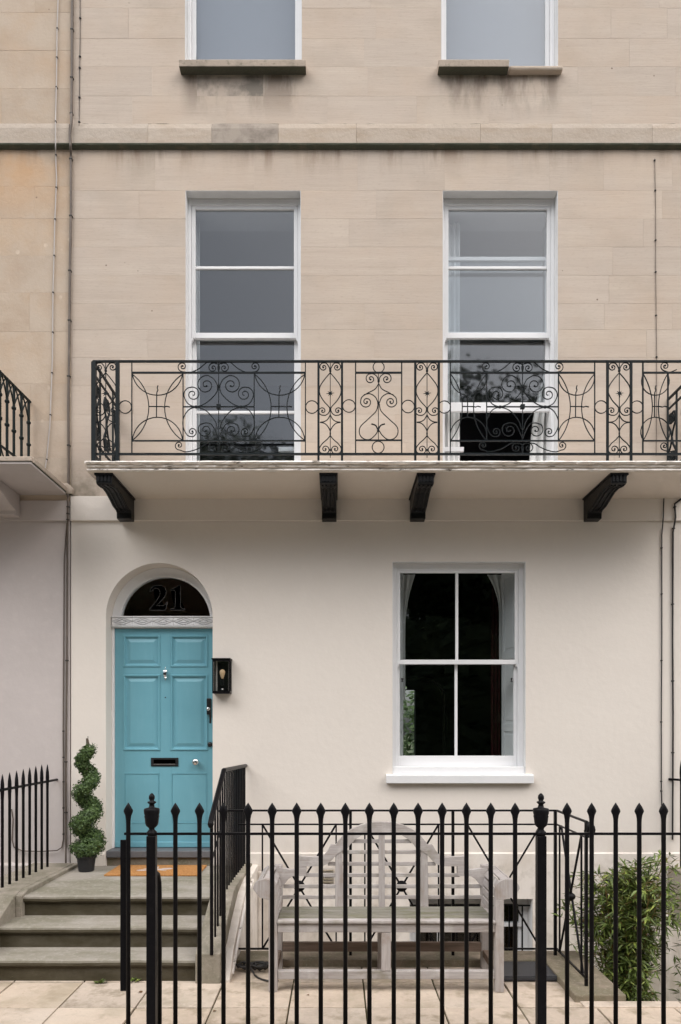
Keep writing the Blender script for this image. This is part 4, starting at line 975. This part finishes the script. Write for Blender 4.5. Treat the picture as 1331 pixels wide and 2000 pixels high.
# ---------------- railing on the left parapet
LR = empty('neighbour_step_railing', (-2.57, -.6, .47), 'black railing of sharp spear bars on the left parapet of the steps', 'railing')
def spike(x, y, z0, z1, r_=.0165):
    return MB().lathe([(r_ * .72, 0), (r_ * .72, z1 - z0 - .22), (r_ * .8, z1 - z0 - .17), (r_ * .98, z1 - z0 - .12), (r_ * .85, z1 - z0 - .07), (r_ * .45, z1 - z0 - .025), (.0012, z1 - z0)], (x, y, z0), 8)
for k in range(13):
    y = -.22 - .123 * k
    zt_ = 1.40 - .006 * k - max(0, (-1.25 - y)) * .45 - (.012 if k == 0 else 0); zb__ = .47 - max(0, -1.2 - y) * .42
    spike(-2.57, y, zb__, zt_).build('spear_bar', 'iron', LR, org=(-2.57, y, zb__), smooth=True)
MB().sweep([(-2.57, .0, 1.236), (-2.57, -1.25, 1.236), (-2.57, -1.75, 1.0)], .011, 6).build('rail', 'iron', LR)

# ================================================================== FRONT FENCE
FY = -2.90
FE = empty('front_fence', (.4, FY, .13), 'tall black iron fence of spear topped bars and two urn posts in the foreground', 'fence')
cop = MB().box(wx(240, FY), 4.2, FY - .13, FY + .135, -.02, .128).build('coping', 'kerb', FE, bevel=.01)
ZT = 1.330
def spear_mesh():
    mb = MB(); h = ZT - .125
    mb.v = []; prof = [(.0118, 0), (.0118, h - .128), (.0119, h - .105), (.0130, h - .085), (.0165, h - .065), (.0250, h - .046), (.0235, h - .038), (.0140, h - .020), (.0060, h - .008), (.0009, h)]
    n = 10; fs = []
    for w_, z in prof:
        dp = min(w_, .0118) * (1 if z < h - .12 else .95)
        for k in range(n): a = 2 * pi * k / n; mb.v.append((w_ * cos(a), dp * sin(a), z))
    for i in range(len(prof) - 1): fs += [(i * n + k, i * n + (k + 1) % n, (i + 1) * n + (k + 1) % n, (i + 1) * n + k) for k in range(n)]
    fs += [tuple(range(n))[::-1], tuple((len(prof) - 1) * n + k for k in range(n))]; mb.f = fs
    me = mb.mesh('spear_bar', 'iron', smooth=True); return me
sm = spear_mesh()
for px in (251, 343, 390, 437, 485, 532, 580, 627, 675, 722, 769.5, 817, 864, 911.5, 959, 1006.5, 1108, 1156, 1203, 1249, 1296.5, 1344, 1391, 1438):
    inst('spear_bar', sm, FE, (wx(px, FY), FY, .125))
def urnpost(px):
    x = wx(px, FY); s_ = (D + FY) / F
    zr = wz(1632, FY)
    MB().box(x - .0235, x + .0235, FY - .0235, FY + .0235, .125, zr).build('post', 'iron', FE, org=(x, FY, .125), bevel=.004)
    H = lambda py: wz(py, FY) - zr
    prof = [(.020, H(1632)), (.026, H(1630)), (.026, H(1625)), (.014, H(1620)), (.016, H(1617)), (.030, H(1612)), (.034, H(1606)), (.036, H(1598)), (.0385, H(1594)), (.036, H(1592)), (.040, H(1588)), (.0405, H(1581)), (.038, H(1579)), (.016, H(1577)), (.012, H(1571)), (.022, H(1568)), (.022, H(1566)), (.011, H(1564)), (.016, H(1559)), (.0145, H(1554)), (.006, H(1550)), (.0008, H(1549))]
    MB().lathe(prof, (x, FY, zr), 20).build('urn_finial', 'iron', FE, org=(x, FY, zr), smooth=True)
urnpost(297); urnpost(1057)
MB().box(wx(243, FY), wx(1440, FY), FY - .0055, FY + .0055, wz(1631, FY), wz(1626, FY)).build('rail', 'iron', FE, bevel=.002)
MB().box(wx(243, FY), wx(1440, FY), FY - .0055, FY + .0055, .17, .185).build('rail', 'iron', FE, bevel=.002)
MB().box(wx(233.5, FY), wx(252, FY), FY + .012, FY + .020, wz(1938, FY), wz(1641, FY)).build('latch_plate', 'iron', FE, bevel=.01)
xp = wx(297, FY)
st_pts = [(xp, FY + .02, .955), (xp, FY + .075, .955), (xp, FY + .125, .935), (xp, FY + .155, .885), (xp, FY + .162, .82), (xp, FY + .162, .0)]
MB().sweep(st_pts, .0125, 8).build('back_stay', 'iron', FE, smooth=True)

# ================================================================== AREA RAILING
AY = -1.35
AR = empty('area_railing', (.4, AY, .05), 'black railing with crossed diagonals and round bosses behind the bench', 'railing')
def ab(p, q, wd, name, Y=AY, dep=None):
    a, b = (wx(p[0], Y), wz(p[1], Y)), (wx(q[0], Y), wz(q[1], Y)); h = wd / 2; dp = (dep or wd) / 2
    if abs(p[0] - q[0]) < .5: mb = MB().box(a[0] - h, a[0] + h, Y - dp, Y + dp, min(a[1], b[1]), max(a[1], b[1]))
    elif abs(p[1] - q[1]) < .5: mb = MB().box(min(a[0], b[0]), max(a[0], b[0]), Y - dp, Y + dp, a[1] - h, a[1] + h)
    else: mb = MB().sweep([(a[0], Y, a[1]), (b[0], Y, b[1])], h * 1.2, 6)
    return mb.build(name, 'iron', AR)
xl = PX + (-.715) * F / (D + AY)
ab((430, 1583), (1086.5, 1583), .012, 'top_rail', dep=.03); ab((xl, 1610), (1085, 1610), .011, 'second_rail'); ab((xl, 1853), (1085, 1853), .012, 'bottom_rail')
for px in (685, 885, 1085): ab((px, 1585), (px, 1866), .020, 'standard')
for c in (585, 785, 985):
    for sx in (-72, 72): ab((c + sx, 1611), (c + sx, 1852), .011, 'upright')
    ab((c - 71, 1612), (c + 71, 1852), .012, 'diagonal'); ab((c + 71, 1612), (c - 71, 1852), .012, 'diagonal', Y=AY + .013)
    p = (wx(c, AY), AY, wz(1731, AY)); lathe_y([(.012, -.03), (.040, -.012), (.042, 0), (.036, .010), (.012, .02)], p, 18).build('boss', 'iron', AR, smooth=True)
xs_ = 1.615
def sr(y0_, z0_, y1_, z1_, wd, name, dx_=0):
    MB().sweep([(xs_ + dx_, y0_, z0_), (xs_ + dx_, y1_, z1_)], wd / 2 * 1.2, 6 if 'diag' in name else 4).build(name, 'iron', AR)
zt1, zt2, zb1 = wz(1583, AY), wz(1610, AY), wz(1853, AY)
sr(AY, zt1, -1.985, zt1, .016, 'top_rail'); sr(AY, zt2, -1.985, zt2, .012, 'second_rail'); sr(AY, zb1, -1.985, zb1, .014, 'bottom_rail')
sr(-1.97, .02, -1.97, zt1, .022, 'standard'); sr(-1.42, zb1, -1.42, zt2, .013, 'upright'); sr(-1.88, zb1, -1.88, zt2, .013, 'upright')
sr(-1.42, zb1, -1.88, zt2, .014, 'diagonal'); sr(-1.88, zb1, -1.42, zt2, .014, 'diagonal', .012)
MB().lathe([(.01, -.03), (.034, -.012), (.038, 0), (.034, .012), (.01, .03)], (xs_, -1.65, (zt2 + zb1) / 2), 14).build('boss', 'iron', AR, smooth=True)
MB().sweep([(xs_, -1.975 - .035 * sin(t) - .0, zt1 - .035 + .035 * cos(t)) for t in [k * pi / 8 for k in range(0, 11)]], .010, 6).build('rail_scroll', 'iron', AR, smooth=True)
MB().sweep([(xs_ + .045 * sin(t), -1.99, zt1 - .05 + .045 * cos(t)) for t in [k * pi / 8 for k in range(0, 9)]], .009, 6).build('rail_scroll', 'iron', AR, smooth=True)
kb_ = MB(); kb_.box(LW + .005, 1.49, -1.46, -1.24, -.011, .05); kb_.box(1.49, 1.81, -2.13, -1.24, -.0115, .049)
o = kb_.build('area_kerb', 'kerb', None, bevel=.008); tag(o, 'mossy stone kerb under the black area railing', 'kerb')

# ================================================================== BENCH
BN = empty('garden_bench', (.325, -1.7, 0), 'weathered grey wooden garden bench with an arched slatted back and rolled arms', 'bench')
BB = -1.50; bc = 746.0
def bx_(p): return wx(p, BB)
def bz_(p): return wz(p, BB)
top = [(0, 1605), (10, 1605), (22, 1606.3), (42, 1611), (61, 1620), (75, 1631), (85, 1643), (90, 1649.5), (99, 1649.5), (104, 1659), (112, 1669), (122, 1673), (148, 1673), (162, 1671), (162.4, 1695.5), (175, 1698), (188, 1696), (200, 1694), (206, 1697)]
bot = [(0, 1625), (20, 1625.5), (39, 1630.6), (52, 1639), (61, 1648), (67, 1656), (76, 1660), (88, 1668), (97, 1679), (107, 1687), (116, 1690.5), (147, 1691), (147.4, 1709.7), (162, 1710), (173, 1710), (182, 1716), (189, 1725), (195, 1731), (206, 1733)]
def ev(tab, x):
    for (a, ya), (b, yb) in zip(tab, tab[1:]):
        if a <= x <= b: return ya + (yb - ya) * (x - a) / (b - a) if b > a else yb
    return tab[-1][1]
us = sorted({a for a, _ in top} | {a for a, _ in bot} | {5 * k for k in range(41)})
for sgn in (-1, 1):
    up = [(bx_(bc + sgn * u), bz_(ev(top, u))) for u in us]; dn = [(bx_(bc + sgn * u), bz_(ev(bot, u))) for u in us]
    vs = []; fs = []
    for a, b in zip(up, dn): vs += [(a[0], BB - .022, a[1]), (a[0], BB + .022, a[1]), (b[0], BB + .022, b[1]), (b[0], BB - .022, b[1])]
    for i in range(len(us) - 1): fs += [(i * 4 + k, (i + 1) * 4 + k, (i + 1) * 4 + (k + 1) % 4, i * 4 + (k + 1) % 4) for k in range(4)]
    fs += [(0, 1, 2, 3), tuple((len(us) - 1) * 4 + k for k in (3, 2, 1, 0))]
    MB().add(vs, fs).build('top_rail', 'wood', BN, org=(bx_(bc), BB, .9), bevel=.002)
for py, hwid in ((1643, 58), (1664, 84), (1687, 105), (1709, 152), (1731, 192), (1752, 203)):
    MB().box(bx_(bc - hwid), bx_(bc + hwid), BB - .008, BB + .008, bz_(py + 3.6), bz_(py - 3.6)).build('back_slat', 'wood', BN, org=(bx_(bc), BB, bz_(py)), bevel=.003)
MB().box(bx_(bc - 6) + .0, bx_(bc + 6), BB - .016, BB + .012, .44, bz_(1622)).build('back_upright', 'wood_v', BN, org=(bx_(bc), BB, .7), bevel=.003)
for s_ in (-1, 1):
    a = bc + s_ * 83
    MB().prism([(bx_(a - 8), .44), (bx_(a + 8), .44), (bx_(a + 7), bz_(1700)), (bx_(a + 5.5), bz_(1655)), (bx_(a - 6.5), bz_(1655)), (bx_(a - 7.5), bz_(1700))], 'y', BB - .018, BB + .014).build('back_upright', 'wood_v', BN, org=(bx_(a), BB, .7), bevel=.003)
cxb = .325; hx = .735
for s_ in (-1, 1):
    x = cxb + s_ * hx
    MB().box(x - .028, x + .028, -1.955, -1.895, 0, .60).build('leg', 'wood_v', BN, org=(x, -1.925, .3), bevel=.004)
    MB().box(x - .028, x + .028, -1.515 + .0, -1.463, .0, .74).build('leg', 'wood_v', BN, org=(x, -1.49, .3), bevel=.004)
    # rolled arm front board
    rc = (x + s_ * .052, .672); rr_ = .062
    pts = [(x - s_ * .028, .60), (x - s_ * .028, .672)] + [(rc[0] - s_ * rr_ * cos(t) * 1.25, rc[1] + rr_ * sin(t)) for t in [pi * k / 14 for k in range(0, 15)]] + [(rc[0] + s_ * .06, .645), (rc[0] + s_ * .035, .615), (x + s_ * .028, .60)]
    MB().prism(pts, 'y', -1.955, -1.915).build('arm_scroll', 'wood_v', BN, org=(x, -1.93, .65), bevel=.004)
    for k, (ox, oz, an) in enumerate(((-.016, .50, 0), (-.016, .565, 0), (-.010, .625, .15), (.006, .682, .6), (.040, .722, 1.35), (.088, .712, 2.2), (.115, .672, 2.8))):
        cx_, cz_ = x + s_ * ox, oz; ux, uz = s_ * sin(an), cos(an); h = .022; t_ = .0065
        q = [(cx_ - ux * h - uz * t_, cz_ - uz * h + ux * t_), (cx_ + ux * h - uz * t_, cz_ + uz * h + ux * t_), (cx_ + ux * h + uz * t_, cz_ + uz * h - ux * t_), (cx_ - ux * h + uz * t_, cz_ - uz * h - ux * t_)]
        MB().prism(q, 'y', -1.912, -1.47).build('arm_slat', 'wood_dark' if k == 99 else 'wood', BN, org=(cx_, -1.7, cz_), bevel=.002)
    MB().box(x - .02, x + .02, -1.893, -1.517, .09, .14).build('side_stretcher', 'wood_dark', BN, bevel=.003)
    MB().box(x - .018, x + .018, -1.893, -1.517, .375, .435).build('side_rail', 'wood_v', BN, bevel=.003)
MB().box(cxb - .030, cxb + .030, -1.95, -1.90, .137, .385).build('leg', 'wood_v', BN, org=(cxb, -1.92, .2), bevel=.003)
MB().box(cxb - .030, cxb + .030, -1.515, -1.47, .0, .43).build('leg', 'wood_v', BN, org=(cxb, -1.49, .2), bevel=.003)
MB().box(cxb - hx + .029, cxb + hx - .029, -1.95, -1.915, .387, .447).build('front_rail', 'wood', BN, org=(cxb, -1.93, .42), bevel=.004)
MB().box(cxb - hx + .029, cxb + hx - .029, -1.948, -1.902, .082, .136).build('front_stretcher', 'wood', BN, org=(cxb, -1.93, .11), bevel=.004)
MB().box(cxb - hx + .029, cxb + hx - .029, -1.512, -1.48, .125, .190).build('rear_stretcher', 'wood_dark', BN, org=(cxb, -1.5, .16), bevel=.003)
for k in range(5):
    ya = -1.965 + k * .0865; MB().box(cxb - hx + (.0 if k else -.0) + .029, cxb + hx - .029, ya, ya + .070, .4475, .467 - .003 * abs(k - .5)).build('seat_slat', 'wood' if k == 0 else 'wood_seat', BN, org=(cxb, ya, .46), bevel=.004)

# dark board on the paving
bo = MB().add([(1.10, -1.765, .008), (1.592, -1.765, .008), (1.592, -1.765, .034), (1.10, -1.765, .034), (1.10, -1.465, .016), (1.592, -1.465, .016), (1.592, -1.465, .042), (1.10, -1.465, .042)], [(0, 1, 2, 3), (7, 6, 5, 4), (0, 4, 5, 1), (1, 5, 6, 2), (2, 6, 7, 3), (3, 7, 4, 0)]).build('access_cover', 'board', None, org=(1.35, -1.6, 0), bevel=.003)
tag(bo, 'dark grey flat board lying on the paving right of the bench', 'board')
box(1.10, 1.592, -1.764, -1.735, .0345, .040).build('rim', 'board', bo, bevel=.002); box(1.562, 1.592, -1.733, -1.47, .0415, .047).build('rim', 'board', bo, bevel=.002)
box(1.10, 1.592, -1.7669, -1.7653, .026, .030).build('edge_lip', 'chrome', bo) if False else None
# support blocks under the board
box(1.12, 1.20, -1.60, -1.50, .0, .012).build('support_block', 'board', bo)

# cable tangle
r = random.Random(77); pts = []
c0 = (wx(500, -1.42), -1.56, .02)
for k in range(90):
    t = k * .33; rr_ = .05 + .03 * sin(k * .7); pts.append((c0[0] + rr_ * cos(t) * 1.4 + r.uniform(-.012, .012), c0[1] + rr_ * sin(t) * .8 + r.uniform(-.01, .01), .012 + .035 * abs(sin(k * .37)) + r.uniform(0, .01)))
pts += [(c0[0] + .02, -1.66, .01), (c0[0] + .08, -1.74, .008), (c0[0] + .15, -1.775, .008), (c0[0] + .19, -1.76, .008)]
o = MB().sweep([tuple(p) for p in crom(pts, 2)], .0065, 5).build('cable_tangle', 'cable_b', None, org=c0, smooth=True); tag(o, 'tangled black garden cable on the paving beside the left bench leg', 'cable')
pts = [(c0[0] - .16 + .02 * k + r.uniform(-.01, .01), -1.52 + r.uniform(-.04, .03), .01 + r.uniform(0, .05)) for k in range(9)]
o = MB().sweep([tuple(p) for p in crom(pts, 3)], .004, 5).build('dry_stems', 'cable_b', None, org=pts[0]); tag(o, 'thin dark dry stems at the foot of the step flank wall', 'stems')

# air brick on the wall behind the bench
vb = empty('air_vent', (wx(640), -.03, wz(1710)), 'small louvred air vent on the cream wall behind the bench', 'vent')
MB().box(wx(630), wx(652), -.030, -.0245, wz(1724), wz(1694)).build('backing', 'vent', vb)
for k in range(5):
    zz = wz(1698 + k * 5.6); MB().prism([(-.040, zz - .009), (-.0305, zz), (-.0305, zz + .004), (-.042, zz - .006)], 'x', wx(630), wx(652)).build('louvre', 'kerb', vb)
# cream boxing down the wall beside the steps
bxg = MB().box(-.712, -.682, -.075, -.0245, -1.0, .40).build('downpipe', 'stucco', None, org=(-.70, -.05, 0), bevel=.006); tag(bxg, 'cream painted boxed pipe in the corner between the steps and wall', 'pipe')

# wall lantern
lx0, lx1, lz0, lz1 = -1.122, -.962, 2.035, 2.332; ly0, ly1 = -.11, -.002
LN = empty('wall_lantern', ((lx0 + lx1) / 2, 0, lz0), 'black box lantern with a filament bulb on the wall right of the door', 'lantern')
mb = MB(); t = .012
box(lx0 + .030, lx1 - .030, -.012, -.0005, lz0 + .01, lz1 - .01).build('back_plate', 'iron', LN)
for xa in (lx0, lx1 - t):
    mb.box(xa, xa + t, ly0, ly0 + t, lz0, lz1); mb.box(xa, xa + t, ly1 - t, ly1, lz0, lz1)
for za in (lz0, lz1 - t):
    mb.box(lx0 + t, lx1 - t, ly0, ly0 + t, za, za + t); mb.box(lx0, lx0 + t, ly0 + t, ly1 - t, za, za + t); mb.box(lx1 - t, lx1, ly0 + t, ly1 - t, za, za + t)
mb.build('frame', 'iron', LN)
box(lx0 - .006, lx1 + .006, ly0 - .006, -.0005, lz1 + .0005, lz1 + .012).build('roof', 'iron', LN); box(lx0, lx1, ly0, ly1, lz0 - .010, lz0 - .0005).build('base', 'iron', LN)
box(lx0 + t, lx1 - t, ly0 + .004, ly0 + .007, lz0 + t, lz1 - t).build('front_glass', 'glass', LN)
cx_ = (lx0 + lx1) / 2
MB().lathe([(.010, -.035), (.014, -.02), (.024, .012), (.026, .030), (.018, .045), (.004, .052)], (cx_ + .004, -.062, 2.195), 14).build('bulb', 'bulb', LN, smooth=True)
MB().lathe([(.015, -.05), (.015, .0)], (cx_ + .004, -.062, 2.152), 12).build('lamp_holder', 'iron', LN); MB().lathe([(.002, -.008), (.010, -.004), (.010, .004), (.002, .008)], (cx_ + .01, ly0 + .0, 2.062), 10).build('sensor', 'chrome', LN)

# ================================================================== TOPIARY
TP = empty('spiral_topiary', (-2.216, -.26, .447), 'green spiral clipped topiary in a black pot left of the teal door', 'potted plant')
tx, ty = -2.205, -.26
MB().lathe([(.062, 0), (.066, .004), (.080, .118), (.088, .12), (.090, .138), (.082, .138), (.078, .125)], (tx - .005, ty, .4475), 20).build('pot', 'pot', TP, smooth=False)
MB().sweep([(tx, ty, .55), (tx, ty, 1.62)], .008, 6).build('stem', 'bark', TP)
sT = (D + ty) / F
r = random.Random(3); vs = []; fs = []
zc0, zc1 = wz(1652, ty), wz(1462, ty)
def helix(t):       # t 0 bottom .. 1 top
    turns = 3.05; a = pi + .55 - t * turns * 2 * pi
    amp = (.066) * (1 - .42 * t); return Vector((tx + amp * -cos(a), ty + amp * sin(a), zc0 + (zc1 - zc0) * t)), .094 * (1 - t) + .052 * t
for i in range(11500):
    t = r.random() ** 1.15; p, rad = helix(t)
    d_ = Vector((r.gauss(0, 1), r.gauss(0, 1), r.gauss(0, 1) * .8)).normalized()
    if i < 1700: p = Vector((tx - .008, ty, wz(1656, ty))); rad = .122; d_.z *= .62
    bmp = 1 + .14 * sin(d_.x * 7 + t * 40) * cos(d_.z * 6 + t * 23)
    q = p + d_ * rad * (r.uniform(.70, 1.10) if i % 17 else r.uniform(1.1, 1.24)) * bmp
    n_ = (d_ + Vector((r.gauss(0, .5), r.gauss(0, .5), r.gauss(0, .5)))).normalized(); a = n_.orthogonal().normalized(); b = n_.cross(a); an = r.uniform(0, 2 * pi)
    a, b = a * cos(an) + b * sin(an), b * cos(an) - a * sin(an); s_ = r.uniform(.009, .0155); k = len(vs)
    vs += [q - a * s_, q - b * s_ * .55 + n_ * .002, q + a * s_, q + b * s_ * .55 + n_ * .002]; fs.append((k, k + 1, k + 2, k + 3))
mb = MB(); mb.v = [tuple(v) for v in vs]; mb.f = fs; me = mb.mesh('foliage', 'leaf', (tx, ty, 1)); o = inst('foliage', me, TP, (tx, ty, 1)); o['kind'] = 'stuff'
# dark core so that the wall does not show through
core = [helix(k / 40)[0] for k in range(41)]
mb = MB(); mb.sweep(core, .074, 8, rend=.030); mb.lathe([(.02, -.06), (.09, -.03), (.10, 0), (.08, .035), (.02, .06)], (tx - .008, ty, wz(1656, ty)), 12)
mb.build('inner_foliage', 'leaf', TP, smooth=True)
MB().lathe([(.016, -.03), (.010, .0), (.004, .03), (.0025, .045), (.004, .05), (.001, .056)], (tx + .01, ty, wz(1450, ty)), 10).build('tip', 'bark', TP)

# ================================================================== BAMBOO
def bamboo(name, base, n_canes, ztop, spread, seed, label, leafn, zbase=-1.2, lean=0.0):
    r = random.Random(seed); e = empty(name, (base[0], base[1], zbase), label, 'plant'); cn = MB(); vs = []; fs = []
    for c in range(n_canes):
        bx0, by0 = base[0] + r.gauss(0, .045), base[1] + r.gauss(0, .05); tx_, ty_ = base[0] + r.gauss(0, spread) + lean, base[1] + r.gauss(0, spread * .8); zt_ = ztop * r.uniform(.45, 1) + (1 - r.random()) * .0
        P_ = [Vector((bx0 + (tx_ - bx0) * t ** 2.0, by0 + (ty_ - by0) * t ** 2.0, zbase + (zt_ - zbase) * t)) for t in [k / 8 for k in range(9)]]
        cn.sweep(P_, .0065, 5, rend=.002)
        for q in range(leafn):
            t = 1 - .62 * r.random() ** 1.5; i = min(7, int(t * 8)); p = P_[i] + (P_[i + 1] - P_[i]) * (t * 8 - i)
            # a side twig with a fan of lance leaves
            d_ = Vector((r.gauss(0, 1), r.gauss(0, 1), r.uniform(-.1, .8))).normalized(); Ln = r.uniform(.03, .14); tip = p + d_ * Ln; cn.sweep([p, tip], .0013, 3)
            for _ in range(r.randint(3, 6)):
                dd = (d_ * .6 + Vector((r.gauss(0, .7), r.gauss(0, .7), r.gauss(-.05, .5)))).normalized(); L_ = r.uniform(.05, .105); wd = L_ * .10
                side_ = dd.cross(Vector((r.gauss(0, .3), r.gauss(0, .3), 1))).normalized(); m1 = tip + dd * L_ * .4; end = tip + dd * L_ + Vector((0, 0, -L_ * .18)); k = len(vs)
                vs += [tip, m1 + side_ * wd, end, m1 - side_ * wd]; fs.append((k, k + 1, k + 2, k + 3))
    cn.build('canes', 'cane', e, kind='stuff'); mb = MB(); mb.v = [tuple(v) for v in vs]; mb.f = fs
    me = mb.mesh('foliage', 'bamboo', base); o = inst('foliage', me, e, base); o['kind'] = 'stuff'; return e
bamboo('bamboo', (wx(1225, -1.45), -1.45, 0), 34, .77, .150, 11, 'bushy green bamboo rising from the sunken area behind the fence', 58)
bamboo('bamboo', (wx(1375, -1.2), -1.2, 0), 9, .52, .13, 15, 'smaller bamboo clump cut by the right edge of the photo', 22)
# neighbour's steps flank at the right and its rail
NS = empty('right_neighbour_steps', (3.2, -.6, 0), 'cream flank wall of the next steps at the right edge below the railing', 'steps')
MB().prism([(-1.9, -1.9), (-1.9, -.60), (-.33, -.09), (-.1, -.02), (0, 0), (0, -1.9)], 'x', 3.015, 3.12).build('flank_wall', 'stucco', NS)
MB().prism([(-1.9, -.598), (-.33, -.088), (-.1, -.018), (-.03, -.008), (-.03, .44), (-1.1, .46), (-1.9, .15)], 'x', 3.04, 3.4).build('parapet', 'parapet', NS)
RR = empty('right_neighbour_railing', (3.06, -.3, .44), 'black spear bar railing at the right edge of the photo', 'railing')
for k in range(10):
    y = -.10 - .125 * k; spike(3.13, y, .44, 1.42, .0165).build('spear_bar', 'iron', RR, org=(3.13, y, .44), smooth=True)
MB().sweep([(3.06, -.001, 1.24), (3.13, -.05, 1.238), (3.13, -1.3, 1.22)], .011, 6).build('rail', 'iron', RR)

# ================================================================== small litter
def weed(px, py, seed, label):
    r = random.Random(seed); d_ = F * EYE / (py - PY); x, y = (px - PX) * d_ / F, d_ - D; vs = []; fs = []
    for k in range(26):
        a = r.uniform(0, 2 * pi); L_ = r.uniform(.012, .035); p = Vector((x + r.gauss(0, .016), y + r.gauss(0, .01), .002 + r.random() * .012)); u = Vector((cos(a), sin(a), r.uniform(.1, .8))) * L_; s_ = Vector((-sin(a), cos(a), 0)) * L_ * .35; i = len(vs)
        vs += [p, p + u * .5 + s_, p + u, p + u * .5 - s_]; fs.append((i, i + 1, i + 2, i + 3))
    mb = MB(); mb.v = [tuple(v) for v in vs]; mb.f = fs; o = mb.build('weed', 'bamboo', None, org=(x, y, 0)); tag(o, label, 'weed')
weed(197, 1921, 1, 'small green weed at the foot of the bottom step'); weed(25, 1912, 2, 'tiny weed at the foot of the steps near the left edge'); weed(262, 1918, 5, 'little weed in the step joint behind the fence post')
def litter(spots, z=0.003):
    for i, (px, py, s_, lab) in enumerate(spots):
        d_ = F * (EYE - z) / (py - PY); x, y = (px - PX) * d_ / F, d_ - D; a = i * 1.3
        P_ = [(x + s_ * cos(a + t) * (1 if k % 2 else .55), y + s_ * sin(a + t) * (1 if k % 2 else .55), z + .004 * (k % 3)) for k, t in enumerate([2 * pi * q / 7 for q in range(7)])]
        o = MB().add(P_ + [(x, y, z + .006)], [(k, (k + 1) % 7, 7) for k in range(7)]).build('fallen_leaf', 'dead_leaf', None, org=(x, y, z)); tag(o, lab, 'leaf', 'fallen leaves on the paving')
litter([(275, 1938, .018, 'brown fallen leaf on the paving between the two left fence bars'), (420, 1975, .014, 'tiny brown leaf near the bottom edge, left of the bench'), (602, 1944, .012, 'brown fallen leaf in front of the bench'), (455, 1905, .016, 'brown fallen leaf beside the cable tangle')])

# ================================================================== across the street (seen mirrored in the glass)
def tree_mesh(seed, h, rad, leaves):
    r = random.Random(seed); tr = MB(); tr.sweep([(0, 0, 0), (.1, .05, h * .25), (0, .1, h * .5), (.1, 0, h * .8)], .26, 8, rend=.06)
    for k in range(9):
        a = r.uniform(0, 2 * pi); z = h * r.uniform(.25, .6); L_ = rad * r.uniform(.5, .85); tr.sweep([(0, 0, z), (cos(a) * L_ * .5, sin(a) * L_ * .5, z + L_ * .35), (cos(a) * L_, sin(a) * L_, z + L_ * .8)], .09, 6, rend=.02)
    me1 = tr.mesh('trunk', 'bark')
    me2 = leaf_cloud('crown', (0, 0, h * .62), rad, leaves, .14, 'tree_leaf', seed, squash=(1, 1, .95), clumps=90, ball=True)
    return me1, me2, h
tA = tree_mesh(1, 14.0, 5.2, 42000); tB = tree_mesh(2, 12.0, 4.6, 36000)
spots = [(-19, -25, 1.1, 0), (-12, -24, 1.0, 1), (-9.2, -25, 1.10, 0), (-5.2, -24.6, 1.10, 0), (-1.2, -25.5, 1.22, 1), (3.4, -24.8, 1.30, 0), (10.6, -24.2, 1.30, 0), (15.5, -25, 1.18, 0), (21, -25, 1.1, 1), (-26, -25, 1.2, 0), (27, -24, 1.1, 0), (10, -33, 1.25, 0), (-1, -34, 1.3, 0), (-15, -34, 1.3, 1)]
kinds = ['tallest', 'broad']
for i, (x, y, s_, k) in enumerate(spots):
    me1, me2, h = (tA, tB)[k]; e = empty('street_tree', (x, y, -.16), 'leafy dark green street tree across the road, mirrored in the window glass', 'tree', 'trees across the road'); e.scale = (s_, s_, s_); e.rotation_euler.z = i * 1.1
    a = bpy.data.objects.new('trunk', me1); COL.objects.link(a); a.parent = e; b = bpy.data.objects.new('crown', me2); COL.objects.link(b); b.parent = e; b.location = (0, 0, h * .62); b['kind'] = 'stuff'
hd = leaf_cloud('hedge', (0, 0, 0), 1.0, 24000, .10, 'tree_leaf', 9, squash=(1, 1, 1), clumps=30)
for k in range(5):
    h_ = MB(); me = hd; o = bpy.data.objects.new('hedge_row', me); COL.objects.link(o); o.location = (-24 + 12 * k, -20.5, 2.0); o.scale = (7.5, 1.1, 4.2); tag(o, 'clipped garden hedge across the road, mirrored in the glass', 'hedge', 'hedges across the road')
o = bpy.data.objects.new('garden_shrub', leaf_cloud('garden_shrub', (0, 0, 0), 1.2, 2500, .09, 'leaf', 19, clumps=16)); COL.objects.link(o); o.location = (2.3, 9.5, 1.1); tag(o, 'green garden shrub glimpsed through the house by the rear window', 'shrub')
